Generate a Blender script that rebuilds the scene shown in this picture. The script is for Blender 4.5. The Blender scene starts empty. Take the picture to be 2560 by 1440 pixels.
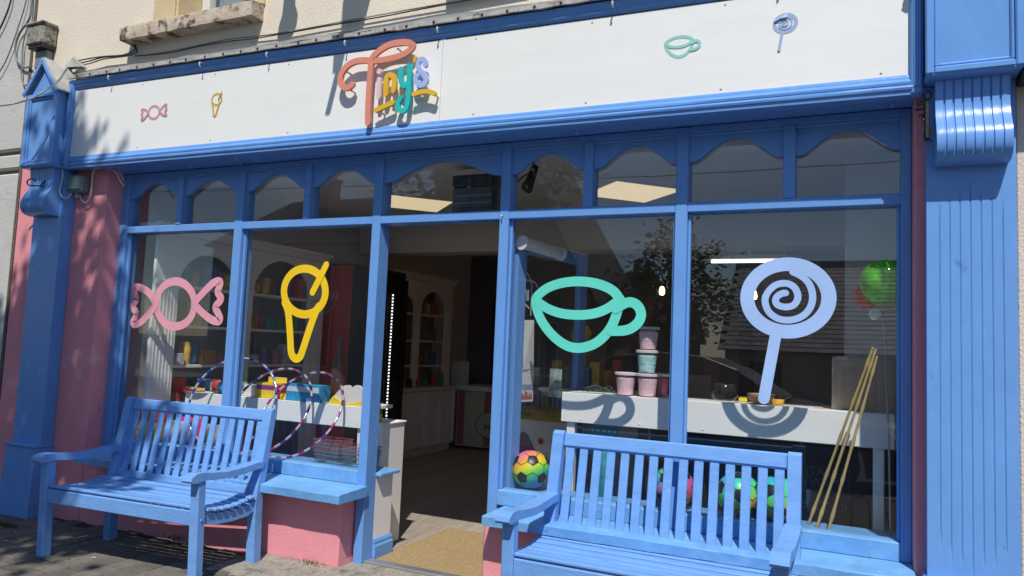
import bpy, bmesh, math, random
from mathutils import Vector, Matrix, noise
from mathutils.geometry import tessellate_polygon
RAD = math.radians
random.seed(11)
S = bpy.context.scene
COL = S.collection

# ------------------------------------------------------------------ camera, sky, sun, exposure
F_PX, CAM = 1840.0, Vector((0.0, -3.71538553, 1.33))
YAW, PITCH, ROLL = RAD(-24.86244651), RAD(4.54337757), RAD(2.41411362)
fw = Vector((math.sin(YAW)*math.cos(PITCH), math.cos(YAW)*math.cos(PITCH), math.sin(PITCH)))
rt0 = Vector((math.cos(YAW), -math.sin(YAW), 0)); up0 = rt0.cross(fw)
rt = rt0*math.cos(ROLL)+up0*math.sin(ROLL); up = up0*math.cos(ROLL)-rt0*math.sin(ROLL)
cd = bpy.data.cameras.new('camera'); cam = bpy.data.objects.new('camera', cd); COL.objects.link(cam)
cd.sensor_width = 36; cd.lens = 36*F_PX/2560; cd.clip_start = .05; cd.clip_end = 3000
cam.matrix_world = Matrix(((rt.x, up.x, -fw.x, CAM.x), (rt.y, up.y, -fw.y, CAM.y), (rt.z, up.z, -fw.z, CAM.z), (0, 0, 0, 1)))
S.camera = cam

SUN = Vector((.40, -1.0, 1.54)).normalized()          # towards the sun
w = bpy.data.worlds.new('World'); S.world = w; w.use_nodes = True
nt = w.node_tree; nt.nodes.clear()
sky = nt.nodes.new('ShaderNodeTexSky'); sky.sky_type = 'NISHITA'; sky.sun_disc = False
sky.sun_elevation = math.asin(SUN.z); sky.sun_rotation = math.atan2(SUN.x, SUN.y)
sky.altitude = 60; sky.air_density = 1.0; sky.dust_density = .15; sky.ozone_density = 4.0
tc = nt.nodes.new('ShaderNodeTexCoord'); mp = nt.nodes.new('ShaderNodeMapping'); mp.inputs['Scale'].default_value = (1, 1, 2.6)
nz = nt.nodes.new('ShaderNodeTexNoise'); nz.inputs['Scale'].default_value = 2.6; nz.inputs['Detail'].default_value = 9; nz.inputs['Roughness'].default_value = .58
cr = nt.nodes.new('ShaderNodeValToRGB'); cr.color_ramp.elements[0].position = .59; cr.color_ramp.elements[1].position = .80
mx = nt.nodes.new('ShaderNodeMix'); mx.data_type = 'RGBA'; mx.inputs[7].default_value = (6.5, 6.6, 6.9, 1)
bg = nt.nodes.new('ShaderNodeBackground'); bg.inputs['Strength'].default_value = .115
wo = nt.nodes.new('ShaderNodeOutputWorld')
L = nt.links.new
L(tc.outputs['Generated'], mp.inputs['Vector']); L(mp.outputs[0], nz.inputs['Vector']); L(nz.outputs['Fac'], cr.inputs[0])
L(cr.outputs[0], mx.inputs[0]); L(sky.outputs[0], mx.inputs[6]); L(mx.outputs[2], bg.inputs[0]); L(bg.outputs[0], wo.inputs[0])
sl = bpy.data.lights.new('sun', 'SUN'); sl.energy = 4.4; sl.angle = RAD(.53); sl.color = (1, .955, .88)
so = bpy.data.objects.new('sun', sl); COL.objects.link(so); so.location = SUN*30
so.rotation_euler = SUN.to_track_quat('Z', 'Y').to_euler()
S.view_settings.view_transform = 'Standard'; S.view_settings.look = 'None'; S.view_settings.exposure = .10; S.view_settings.gamma = 1
S.cycles.max_bounces = 10; S.cycles.transparent_max_bounces = 16; S.cycles.glossy_bounces = 5; S.cycles.diffuse_bounces = 5

def at(px, py, x=None, y=None, z=None):
    """photo pixel -> point on the real plane x=, y= or z= it lies on"""
    d = fw+rt*((px-1280)/F_PX)-up*((py-720)/F_PX)
    i, v = (0, x) if x is not None else (1, y) if y is not None else (2, z)
    return CAM+d*((v-CAM[i])/d[i])

# ------------------------------------------------------------------ materials
MATS = {}
def lin(r, g, b):
    f = lambda c: (c/255/12.92) if c/255 <= .04045 else ((c/255+.055)/1.055)**2.4
    return (f(r), f(g), f(b))
def mat(name, col, rough=.5, var=.08, scale=5, bump=0, bscale=40, metal=0, spec=.5, coat=0, stretch=(1, 1, 1), dirt=None, rnd=0, emit=0, trans=0, bdist=.01, spots=None):
    if name in MATS: return MATS[name]
    m = bpy.data.materials.new(name); MATS[name] = m; m.use_nodes = True
    t = m.node_tree; N = t.nodes; b = N['Principled BSDF']; K = t.links.new
    b.inputs['Roughness'].default_value = rough; b.inputs['Metallic'].default_value = metal
    b.inputs['Specular IOR Level'].default_value = spec; b.inputs['Coat Weight'].default_value = coat; b.inputs['Coat Roughness'].default_value = .12
    if trans: b.inputs['Transmission Weight'].default_value = trans
    c = N.new('ShaderNodeTexCoord'); p = N.new('ShaderNodeMapping'); p.inputs['Scale'].default_value = stretch
    K(c.outputs['Object'], p.inputs[0])
    n = N.new('ShaderNodeTexNoise'); n.inputs['Scale'].default_value = scale; n.inputs['Detail'].default_value = 7; n.inputs['Roughness'].default_value = .6
    K(p.outputs[0], n.inputs['Vector'])
    r = N.new('ShaderNodeValToRGB'); r.color_ramp.elements[0].position = .3; r.color_ramp.elements[1].position = .7
    lo = [max(0, x*(1-var)) for x in col]; hi = [min(1, x*(1+var)) for x in col]
    r.color_ramp.elements[0].color = (*lo, 1); r.color_ramp.elements[1].color = (*hi, 1)
    K(n.outputs['Fac'], r.inputs[0]); out = r.outputs[0]
    if dirt:
        dc, ds, d0, d1 = dirt
        n2 = N.new('ShaderNodeTexNoise'); n2.inputs['Scale'].default_value = ds; n2.inputs['Detail'].default_value = 8; n2.inputs['Roughness'].default_value = .68
        K(p.outputs[0], n2.inputs['Vector'])
        r2 = N.new('ShaderNodeValToRGB'); r2.color_ramp.elements[0].position = d0; r2.color_ramp.elements[1].position = d1
        K(n2.outputs['Fac'], r2.inputs[0])
        q = N.new('ShaderNodeMix'); q.data_type = 'RGBA'; q.inputs[7].default_value = (*dc, 1)
        K(r2.outputs[0], q.inputs[0]); K(out, q.inputs[6]); out = q.outputs[2]
    for (dc, ds, d0, d1) in (spots or ()):
        n2 = N.new('ShaderNodeTexNoise'); n2.inputs['Scale'].default_value = ds; n2.inputs['Detail'].default_value = 4; n2.inputs['Roughness'].default_value = .55; n2.inputs['Distortion'].default_value = .4
        K(c.outputs['Object'], n2.inputs['Vector'])
        r2 = N.new('ShaderNodeValToRGB'); r2.color_ramp.elements[0].position = d0; r2.color_ramp.elements[1].position = d1
        K(n2.outputs['Fac'], r2.inputs[0])
        q = N.new('ShaderNodeMix'); q.data_type = 'RGBA'; q.inputs[7].default_value = (*dc, 1)
        K(r2.outputs[0], q.inputs[0]); K(out, q.inputs[6]); out = q.outputs[2]
    if rnd:
        oi = N.new('ShaderNodeObjectInfo'); mr = N.new('ShaderNodeMapRange'); mr.inputs[3].default_value = 1-rnd; mr.inputs[4].default_value = 1+rnd
        K(oi.outputs['Random'], mr.inputs[0])
        h = N.new('ShaderNodeHueSaturation'); K(mr.outputs[0], h.inputs['Value']); K(out, h.inputs['Color']); out = h.outputs[0]
    K(out, b.inputs['Base Color'])
    rr = N.new('ShaderNodeMapRange'); rr.inputs[3].default_value = max(.02, rough-.08); rr.inputs[4].default_value = min(1, rough+.08)
    K(n.outputs['Fac'], rr.inputs[0]); K(rr.outputs[0], b.inputs['Roughness'])
    if bump:
        n3 = N.new('ShaderNodeTexNoise'); n3.inputs['Scale'].default_value = bscale; n3.inputs['Detail'].default_value = 5
        K(p.outputs[0], n3.inputs['Vector'])
        bm = N.new('ShaderNodeBump'); bm.inputs['Strength'].default_value = bump; bm.inputs['Distance'].default_value = bdist
        K(n3.outputs['Fac'], bm.inputs['Height']); K(bm.outputs[0], b.inputs['Normal'])
    if emit:
        b.inputs['Emission Color'].default_value = (*col, 1); b.inputs['Emission Strength'].default_value = emit
    return m

def glassmat(name, ior=1.7, tint=(.92, .95, .94), rough=0.0, film=None):
    m = bpy.data.materials.new(name); MATS[name] = m; m.use_nodes = True
    t = m.node_tree; N = t.nodes; N.clear(); K = t.links.new
    o = N.new('ShaderNodeOutputMaterial'); x = N.new('ShaderNodeMixShader'); a = N.new('ShaderNodeBsdfTransparent'); g = N.new('ShaderNodeBsdfGlossy')
    lw = N.new('ShaderNodeLayerWeight'); lw.inputs['Blend'].default_value = .5; pw = N.new('ShaderNodeMath'); pw.operation = 'POWER'; pw.inputs[1].default_value = 5
    f = N.new('ShaderNodeMath'); f.operation = 'MULTIPLY_ADD'; f0 = ((ior-1)/(ior+1))**2; f.inputs[1].default_value = 1-f0; f.inputs[2].default_value = f0
    K(lw.outputs['Facing'], pw.inputs[0]); K(pw.outputs[0], f.inputs[0])
    a.inputs['Color'].default_value = (*tint, 1); g.inputs['Roughness'].default_value = rough
    c = N.new('ShaderNodeTexCoord'); n = N.new('ShaderNodeTexNoise'); n.inputs['Scale'].default_value = 1.4; n.inputs['Detail'].default_value = 1
    b = N.new('ShaderNodeBump'); b.inputs['Strength'].default_value = .012; b.inputs['Distance'].default_value = .05
    K(c.outputs['Object'], n.inputs['Vector']); K(n.outputs['Fac'], b.inputs['Height']); K(b.outputs[0], g.inputs['Normal'])
    K(f.outputs[0], x.inputs[0]); K(a.outputs[0], x.inputs[1]); K(g.outputs[0], x.inputs[2]); last = x.outputs[0]
    if film:                                           # dust or coloured film that scatters a little light
        fc, f_lo, f_hi, fsc = film
        df = N.new('ShaderNodeBsdfDiffuse'); df.inputs[0].default_value = (*fc, 1); tl = N.new('ShaderNodeBsdfTranslucent'); tl.inputs[0].default_value = (*fc, 1); hm = N.new('ShaderNodeMixShader'); hm.inputs[0].default_value = .5
        n4 = N.new('ShaderNodeTexNoise'); n4.inputs['Scale'].default_value = fsc; n4.inputs['Detail'].default_value = 6; mr = N.new('ShaderNodeMapRange'); mr.inputs[1].default_value = .35; mr.inputs[2].default_value = .75; mr.inputs[3].default_value = f_lo; mr.inputs[4].default_value = f_hi
        x2 = N.new('ShaderNodeMixShader'); K(c.outputs['Object'], n4.inputs['Vector']); K(n4.outputs['Fac'], mr.inputs[0]); K(mr.outputs[0], x2.inputs[0]); K(df.outputs[0], hm.inputs[1]); K(tl.outputs[0], hm.inputs[2]); K(last, x2.inputs[1]); K(hm.outputs[0], x2.inputs[2]); last = x2.outputs[0]
    K(last, o.inputs[0])
    return m

BLUE = mat('blue_gloss_paint', (.142, .318, .675), .25, .05, 7, .09, 26, spec=.2, stretch=(1.5, 1.5, .8), dirt=((.160, .345, .69), 3, .52, .8), spots=(((.26, .40, .68), 24, .71, .75), ((.035, .075, .17), 9, .70, .84)))
BLUEB = mat('blue_bench_paint', (.155, .332, .685), .34, .09, 8, .18, 34, spec=.2, stretch=(1, 3, 3), dirt=((.175, .355, .69), 4, .5, .75), spots=(((.28, .42, .68), 30, .70, .74), ((.04, .08, .17), 8, .69, .84)))
BLUES = mat('blue_sill_paint', (.14, .345, .66), .40, .12, 6, .40, 22, spec=.3, dirt=((.22, .44, .69), 5, .5, .75), spots=(((.42, .52, .62), 30, .70, .73), ((.06, .10, .18), 12, .68, .82)))
PINK = mat('pink_masonry_paint', (.76, .295, .335), .75, .05, 4, .30, 70, spec=.25, dirt=((.64, .25, .285), 2.3, .55, .8), spots=(((.80, .42, .44), 3.5, .62, .74), ((.34, .15, .15), 13, .71, .80), ((.45, .28, .26), 40, .74, .77)))
CREAM = mat('cream_render', (.73, .645, .53), .85, .04, 2.5, .35, 90, dirt=((.64, .56, .45), 1.8, .62, .9))
CREAMY = mat('yellowed_window_surround', (.60, .47, .28), .8, .12, 5, .3, 60, dirt=((.22, .17, .11), 14, .63, .68))
STONE = mat('weathered_sill_stone', (.50, .42, .33), .9, .2, 9, .6, 40, dirt=((.09, .065, .05), 10, .50, .60))
GREYR = mat('grey_neighbour_render', (.50, .50, .47), .85, .08, 2, .4, 45, dirt=((.36, .35, .32), 3, .55, .8))
BEIGE = mat('beige_neighbour_render', (.62, .53, .45), .85, .05, 3, .5, 80)
DARKF = mat('charcoal_fascia', (.06, .06, .065), .55, .1, 4)
WHITEP = mat('white_sign_panel', (.80, .80, .775), .42, .02, 3, .05, 18, stretch=(.5, 1, 3), dirt=((.74, .74, .70), 2.2, .55, .8), spots=(((.40, .40, .38), 55, .765, .78), ((.73, .725, .69), 5, .66, .85)))
LEAD = mat('grey_lead_sheet', (.20, .21, .22), .55, .25, 6, .5, 18, metal=.15, dirt=((.36, .36, .34), 5, .5, .75))
LEADL = mat('pale_lead_strip', (.42, .41, .38), .6, .25, 12, .4, 30, dirt=((.12, .07, .045), 9, .62, .72))
RUST = mat('rusty_nail', (.10, .045, .025), .8, .3)
CONC = mat('lichen_concrete', (.28, .265, .22), .95, .3, 16, .8, 50, dirt=((.08, .075, .06), 22, .52, .62))
PAVER = mat('grey_paver', (.135, .122, .104), .9, .24, 14, .55, 120, rnd=.22, dirt=((.09, .085, .075), 26, .55, .7))
JOINT = mat('sandy_joint', (.045, .042, .036), .95, .3, 30, .4, 90)
APRON = mat('aggregate_concrete', (.30, .275, .235), .95, .35, 60, .7, 110, dirt=((.12, .11, .095), 9, .5, .7))
ASPH = mat('asphalt', (.05, .05, .052), .9, .25, 30, .5, 150)
BLACK = mat('black_iron', (.012, .012, .013), .45, .2, 20, .2, 60)
CABW = mat('white_cable', (.62, .60, .56), .5, .1)
CABG = mat('grey_cable', (.20, .20, .20), .55, .2)
CABD = mat('dark_cable', (.035, .035, .037), .5, .2)
JBOX = mat('green_grey_plastic', (.16, .22, .22), .5, .1)
WHT = mat('white_joinery', (.80, .79, .77), .5, .04, 4)
SHELFW = mat('white_melamine', (.86, .86, .84), .38, .02, 3)
WALLI = mat('grey_interior_wall', (.60, .60, .61), .8, .04)
CEIL = mat('ceiling_plaster', (.66, .65, .64), .85, .03)
NAVYW = mat('navy_back_wall', (.13, .135, .17), .8, .1)
STRIPE1 = mat('dusk_stripe', (.22, .19, .20), .8, .1)
FLOORM = mat('grey_oak_laminate', (.36, .31, .26), .45, .22, 5, .12, 30, rnd=.12, stretch=(6, 1, 1))
COIR = mat('coir_matting', (.37, .26, .13), .98, .25, 60, .9, 170)
ALU = mat('aluminium_threshold', (.42, .42, .42), .42, .1, metal=.7)
GLASS = glassmat('window_glass', 2.0, (.97, .98, .975), 0.0, ((.75, .77, .80), .002, .013, 2.2))
GLASS2 = glassmat('clear_plastic', 1.4, (.985, .99, .99), .05)
CLEAR = glassmat('pane_body', 1.02, (.985, .99, .99))
def plain(name, col, rough=.5, **k): return mat(name, col, rough, k.pop('var', .06), **k)
CANDYP = plain('pink_vinyl', (.74, .33, .40), .45)
CONEY = plain('yellow_vinyl', (.86, .56, .012), .4)
CUPG = plain('mint_vinyl', (.125, .66, .53), .4)
LOLL = plain('periwinkle_vinyl', (.36, .52, .84), .4)
CANDYS = plain('dull_pink_vinyl', (.60, .28, .33), .5)
CONES = plain('dull_yellow_vinyl', (.60, .40, .04), .5)
CUPS = plain('dull_mint_vinyl', (.26, .58, .52), .5)
LOLLS = plain('dull_periwinkle_vinyl', (.30, .40, .62), .5)
CORAL = plain('coral_letter', (.68, .25, .17), .45); PALEP = plain('pale_pink_letter', (.72, .52, .53), .45)
MUST = plain('mustard_letter', (.72, .42, .03), .45); TEAL = plain('teal_letter', (.02, .48, .45), .4); PERI = plain('periwinkle_letter', (.36, .46, .78), .45)

# ------------------------------------------------------------------ mesh helpers
class MB:
    def __init__(s): s.v, s.f, s.m, s.cur = [], [], [], 0
    def add(s, vs, fs):
        o = len(s.v); s.v += [Vector(v) for v in vs]; s.f += [tuple(i+o for i in f) for f in fs]; s.m += [s.cur]*len(fs); return s
    def box(s, x0, x1, y0, y1, z0, z1, b=0.0, M=None):
        b = min(b, abs(x1-x0)*.45, abs(y1-y0)*.45, abs(z1-z0)*.45)
        X, Y, Z = (x0, x1), (y0, y1), (z0, z1)
        if b <= 0:
            vs = [Vector((X[i], Y[j], Z[k])) for i in (0, 1) for j in (0, 1) for k in (0, 1)]
            fs = [(0, 1, 3, 2), (4, 6, 7, 5), (0, 4, 5, 1), (2, 3, 7, 6), (0, 2, 6, 4), (1, 5, 7, 3)]
        else:
            vs, ix = [], {}
            for i in (0, 1):
                for j in (0, 1):
                    for k in (0, 1):
                        cx, cy, cz = X[i], Y[j], Z[k]; a, c, d = (b, -b)[i], (b, -b)[j], (b, -b)[k]
                        ix[i, j, k] = len(vs); vs += [Vector((cx, cy+c, cz+d)), Vector((cx+a, cy, cz+d)), Vector((cx+a, cy+c, cz))]
            g = lambda i, j, k, q: ix[i, j, k]+q
            fs = []
            for i in (0, 1): fs.append((g(i, 0, 0, 0), g(i, 1, 0, 0), g(i, 1, 1, 0), g(i, 0, 1, 0)))
            for j in (0, 1): fs.append((g(0, j, 0, 1), g(1, j, 0, 1), g(1, j, 1, 1), g(0, j, 1, 1)))
            for k in (0, 1): fs.append((g(0, 0, k, 2), g(1, 0, k, 2), g(1, 1, k, 2), g(0, 1, k, 2)))
            for p in (0, 1):
                for q in (0, 1):
                    fs.append((g(0, p, q, 1), g(1, p, q, 1), g(1, p, q, 2), g(0, p, q, 2)))
                    fs.append((g(p, 0, q, 0), g(p, 1, q, 0), g(p, 1, q, 2), g(p, 0, q, 2)))
                    fs.append((g(p, q, 0, 0), g(p, q, 1, 0), g(p, q, 1, 1), g(p, q, 0, 1)))
            for i in (0, 1):
                for j in (0, 1):
                    for k in (0, 1): fs.append((g(i, j, k, 0), g(i, j, k, 1), g(i, j, k, 2)))
        if M is not None: vs = [M @ v for v in vs]
        return s.add(vs, fs)
    def bar(s, p0, p1, wd, ht, upv=(0, 0, 1), b=.004):
        p0, p1 = Vector(p0), Vector(p1); d = p1-p0; ln = d.length; d.normalize(); u = Vector(upv)
        r = d.cross(u).normalized(); u = r.cross(d)
        M = Matrix(((d.x, r.x, u.x, p0.x), (d.y, r.y, u.y, p0.y), (d.z, r.z, u.z, p0.z), (0, 0, 0, 1)))
        return s.box(0, ln, -wd/2, wd/2, -ht/2, ht/2, b, M)
    def tube(s, pts, r, n=8, closed=False):
        pts = [Vector(p) for p in pts]; k = len(pts); rs = r if isinstance(r, (list, tuple)) else [r]*k
        tg = []
        for i in range(k):
            a = pts[(i-1) % k] if (closed or i > 0) else pts[i]; c = pts[(i+1) % k] if (closed or i < k-1) else pts[i]
            tg.append((c-a).normalized())
        u = tg[0].orthogonal().normalized(); vs = []
        for i in range(k):
            u = (u-tg[i]*u.dot(tg[i]))
            u = u.normalized() if u.length > 1e-6 else tg[i].orthogonal().normalized()
            w_ = tg[i].cross(u)
            vs += [pts[i]+(u*math.cos(2*math.pi*j/n)+w_*math.sin(2*math.pi*j/n))*rs[i] for j in range(n)]
        fs = []
        for i in range(k if closed else k-1):
            a, c = i*n, ((i+1) % k)*n
            fs += [(a+j, a+(j+1) % n, c+(j+1) % n, c+j) for j in range(n)]
        if not closed: fs += [tuple(range(n)), tuple(range((k-1)*n, k*n))]
        return s.add(vs, fs)
    def lathe(s, prof, n=20, c=(0, 0, 0), M=None):
        vs = [Vector((r*math.cos(2*math.pi*j/n), r*math.sin(2*math.pi*j/n), z)) for r, z in prof for j in range(n)]
        fs = [(i*n+j, i*n+(j+1) % n, (i+1)*n+(j+1) % n, (i+1)*n+j) for i in range(len(prof)-1) for j in range(n)]
        if prof[0][0] > 1e-5: fs.append(tuple(range(n)))
        if prof[-1][0] > 1e-5: fs.append(tuple(range((len(prof)-1)*n, len(prof)*n)))
        vs = [(M @ v if M is not None else v)+Vector(c) for v in vs]
        return s.add(vs, fs)
    def prism(s, poly, a0, a1, axis='y'):
        def P(p, a): return {'y': (p[0], a, p[1]), 'x': (a, p[0], p[1]), 'z': (p[0], p[1], a)}[axis]
        n = len(poly); vs = [P(p, a0) for p in poly]+[P(p, a1) for p in poly]
        tr = tessellate_polygon([[Vector((p[0], p[1], 0)) for p in poly]])
        fs = [tuple(t) for t in tr]+[tuple(i+n for i in reversed(t)) for t in tr]
        fs += [(i, (i+1) % n, (i+1) % n+n, i+n) for i in range(n)]
        return s.add(vs, fs)

def obj(name, mb, m, parent=None, smooth=None, world=True, recalc=True):
    me = bpy.data.meshes.new(name); o0 = parent.location if (parent is not None and world) else Vector((0, 0, 0))
    if parent is not None and world and parent.parent is not None: o0 = parent.location+parent.parent.location
    me.from_pydata([tuple(v-o0) for v in mb.v], [], mb.f)
    for x in (m if isinstance(m, (list, tuple)) else [m]): me.materials.append(x)
    if any(mb.m): me.polygons.foreach_set('material_index', mb.m)
    if recalc:
        b = bmesh.new(); b.from_mesh(me); bmesh.ops.recalc_face_normals(b, faces=b.faces); b.to_mesh(me); b.free()
    if smooth is not None:
        me.shade_smooth(); me.set_sharp_from_angle(angle=RAD(smooth))
    me.update(); o = bpy.data.objects.new(name, me); COL.objects.link(o)
    if parent is not None: o.parent = parent
    return o
def tag(o, label=None, cat=None, group=None, kind=None):
    if label: o['label'] = label
    if cat: o['category'] = cat
    if group: o['group'] = group
    if kind: o['kind'] = kind
    return o
def thing(name, label, cat, loc=(0, 0, 0), group=None):
    o = bpy.data.objects.new(name, None); o.empty_display_size = .1; COL.objects.link(o); o.location = loc
    return tag(o, label, cat, group)
def struct(name, mb, m, **k): return tag(obj(name, mb, m, **k), kind='structure')
def bx(*a, b=0.0): return MB().box(*a, b=b)
def copy_tree(o, parent=None):
    c = o.copy(); COL.objects.link(c); c.parent = parent
    for ch in list(o.children): copy_tree(ch, c)
    return c
def cat_rom(pts, k=6, closed=False):
    P = [Vector(p) for p in pts]; n = len(P); out = []
    for i in range(n if closed else n-1):
        g = (lambda j: P[j % n]) if closed else (lambda j: P[max(0, min(n-1, j))])
        a, b, c, d = g(i-1), g(i), g(i+1), g(i+2)
        for q in range(k):
            t = q/k; out.append(.5*((2*b)+(c-a)*t+(2*a-5*b+4*c-d)*t*t+(3*b-a-3*c+d)*t**3))
    if not closed: out.append(P[-1])
    return out
def stroke(mb, pts, wd, y0, y1=None, closed=False, taper=None):
    """ribbon along 2D points (x,z) of width wd lying in plane y=y0, extruded to y1"""
    P = [Vector((p[0], p[1])) for p in pts]; n = len(P); Lf, Rt = [], []
    for i in range(n):
        a = P[(i-1) % n] if (closed or i) else P[i]; c = P[(i+1) % n] if (closed or i < n-1) else P[i]
        t = (c-a); t = t.normalized() if t.length > 1e-9 else Vector((1, 0)); nn = Vector((-t.y, t.x)); h = wd/2*(taper[i] if taper else 1)
        Lf.append(P[i]+nn*h); Rt.append(P[i]-nn*h)
    ys = [y0] if y1 is None else [y0, y1]
    if closed:
        for y in ys:
            mb.add([(p.x, y, p.y) for p in Lf+Rt], [(i, (i+1) % n, n+(i+1) % n, n+i) for i in range(n)])
        loops = [Lf, Rt]
    else:
        def cap(c, d, h): return [c+Vector((d.x*math.cos(a)-d.y*math.sin(a), d.x*math.sin(a)+d.y*math.cos(a)))*h for a in [math.pi/2-math.pi*j/6 for j in range(1, 6)]]
        d0 = (P[0]-P[1]).normalized(); d1 = (P[-1]-P[-2]).normalized()
        h0 = wd/2*(taper[0] if taper else 1); h1 = wd/2*(taper[-1] if taper else 1)
        c1 = cap(P[-1], d1, h1); c0 = cap(P[0], d0, h0)
        loop = Lf+c1+list(reversed(Rt))+c0
        N = len(loop)
        for y in ys:
            f = [(i, i+1, N-len(c0)-2-i, N-len(c0)-1-i) for i in range(n-1)]
            f.append(tuple([n-1]+list(range(n, n+len(c1)+1)))); f.append(tuple([N-len(c0)-1]+list(range(N-len(c0), N))+[0]))
            mb.add([(p.x, y, p.y) for p in loop], f)
        loops = [loop]
    if y1 is not None:
        for lp in loops:
            k = len(lp); mb.add([(p.x, y, p.y) for y in ys for p in lp], [(i, (i+1) % k, k+(i+1) % k, k+i) for i in range(k)])
    return mb
def text_mb(txt, size, o, ux, uz, mb=None, extr=0.0, align='CENTER', shear=0.0):
    """flat lettering as mesh; o centre, ux reading direction, uz up"""
    cu = bpy.data.curves.new('t', 'FONT'); cu.body = txt; cu.size = size; cu.align_x = align; cu.align_y = 'CENTER'; cu.shear = shear; cu.resolution_u = 3
    t = bpy.data.objects.new('t', cu); me = bpy.data.meshes.new_from_object(t)
    mb = mb or MB(); o, ux, uz = Vector(o), Vector(ux), Vector(uz)
    mb.add([o+ux*v.co.x+uz*v.co.y for v in me.vertices], [tuple(p.vertices) for p in me.polygons])
    bpy.data.objects.remove(t); bpy.data.curves.remove(cu); bpy.data.meshes.remove(me)
    return mb
def cable(name, pts, r, m, label, cat='cable', group=None, n=6, k=6):
    return tag(obj(name, MB().tube(cat_rom(pts, k), r, n), m, smooth=60), label, cat, group)

# ------------------------------------------------------------------ ground
def gz(x, y=0): return min(0.0, .012*(x+2.7))-.0
struct('ground', bx(-400, 400, -400, 400, -.9, -.60), ASPH)
struct('road', bx(-60, 60, -12.2, -4.6, -.3, -.155), ASPH)
pv = struct('pavement', MB().add([(-8, -4.45, gz(-8)-.012), (-2.7, -4.45, -.012), (9, -4.45, -.012), (9, -.1, -.012), (-2.7, -.1, -.012), (-8, -.1, gz(-8)-.012),
        (-8, -4.45, -.5), (9, -4.45, -.5)], [(0, 1, 4, 5), (1, 2, 3, 4), (0, 6, 7, 2, 1)]), JOINT)
for i in range(19):
    k_ = tag(obj('kerb_stone', bx(-8+i*.9, -7.108+i*.9, -4.6, -4.452, -.5, gz(-8+i*.9)-.008, b=.012), CONC, pv, world=False))
meshp = []
for q in range(6):
    m_ = MB().box(-.0675, .0675, -.1015, .1015, -.05, 0, b=.006)
    for v in m_.v: v += Vector((random.uniform(-.0025, .0025), random.uniform(-.0025, .0025), random.uniform(-.0015, .0015)))
    o_ = obj('paver', m_, PAVER); meshp.append(o_.data); bpy.data.objects.remove(o_)
cells = []
for i in range(-60, 60):
    x = -4.23+i*.1435
    for j in range(-30, 4):
        y = -.76+j*.2105+(.105 if i % 2 else 0)+(.03 if i % 3 == 0 else 0)
        if -7.9 < x < 8.9 and -4.3 < y < -.2: cells.append((x, y))
vis = [c for c in cells if -6.1 < c[0] < -2.1 and c[1] > -1.75]
vis.sort(key=lambda c: (c[0]-0)**2+(c[1]+3.7)**2); vis = vis[-300:] if len(vis) > 300 else vis
vs_ = set(vis)
for (x, y) in vis:
    if x > -3.25 and y > -.42: continue
    o_ = bpy.data.objects.new('paver', random.choice(meshp)); COL.objects.link(o_); o_.parent = pv
    o_.location = (x, y, gz(x)+random.uniform(-.002, .002)); o_.rotation_euler = (random.uniform(-.008, .008), random.uniform(-.008, .008)+.006, random.uniform(-.012, .012))
far = MB()
for (x, y) in cells:
    if (x, y) in vs_: continue
    far.box(x-.067, x+.067, y-.101, y+.101, gz(x)-.03, gz(x)+random.uniform(-.001, .001))
tag(obj('paver_field', far, PAVER, pv, world=False, recalc=False), kind='stuff')
ap = MB(); n_ = 26
for i in range(n_):
    for j in range(5):
        pass
V = []
for i in range(n_+1):
    for j in range(6):
        x = -3.34+i*(3.6/n_); y = -.135-j*.075-(.05*noise.noise((x*3, 0, 4)) if j == 5 else 0)
        V.append((x, y, .008+.006*noise.noise((x*5, y*5, 1))-(.012 if j == 5 else 0)+.03*max(0, 1-j/2)*.2+gz(x)))
ap.add(V, [(i*6+j, (i+1)*6+j, (i+1)*6+j+1, i*6+j+1) for i in range(n_) for j in range(5)])
struct('concrete_apron', ap, APRON, smooth=80)
struct('door_apron', bx(-2.72, -1.76, -.13, .06, -.2, .006, b=.004), APRON)
for i, (px, py) in enumerate(((15, 1345), (235, 1391), (40, 1322), (100, 1316), (215, 1352))):
    p = at(px, py, z=0); a = random.random()*3
    s_ = .011; mb = MB().add([(p.x+s_*math.cos(a+q*1.57)*(1, .5)[q % 2]*1.4, p.y+s_*math.sin(a+q*1.57)*(1, .5)[q % 2]*1.4, gz(p.x)+.006+.006*(q % 2)) for q in range(4)], [(0, 1, 2, 3)])
    tag(obj('fallen_petal', mb, CABW), 'tiny pale fallen petal lying on the grey pavers', 'petal', 'petals on the pavement')
# tufts of weed at the wall foot
def tuft(px, py, n, label):
    p = at(px, py, z=0); mb = MB()
    for k in range(n):
        a = random.random()*6.28; r = random.random()*.07; q = Vector((p.x+r*1.6*math.cos(a), p.y+r*.5*math.sin(a), gz(p.x)))
        d = Vector((random.uniform(-.02, .02), random.uniform(-.02, .02), random.uniform(.015, .045))); s_ = Vector((d.y, -d.x, 0)).normalized()*.003
        mb.add([q-s_, q+s_, q+d], [(0, 1, 2)])
    tag(obj('weed_tuft', mb, mat('weed_green', (.10, .12, .03), .8, .4, 40), recalc=False), label, 'weeds')
tuft(780, 1414, 120, 'dry weeds at the foot of the pink wall beside the door post')
tuft(440, 1340, 90, 'small weeds under the left bench against the pink wall')
tuft(20, 1305, 140, 'green moss and weeds beside the left pilaster base')

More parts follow.
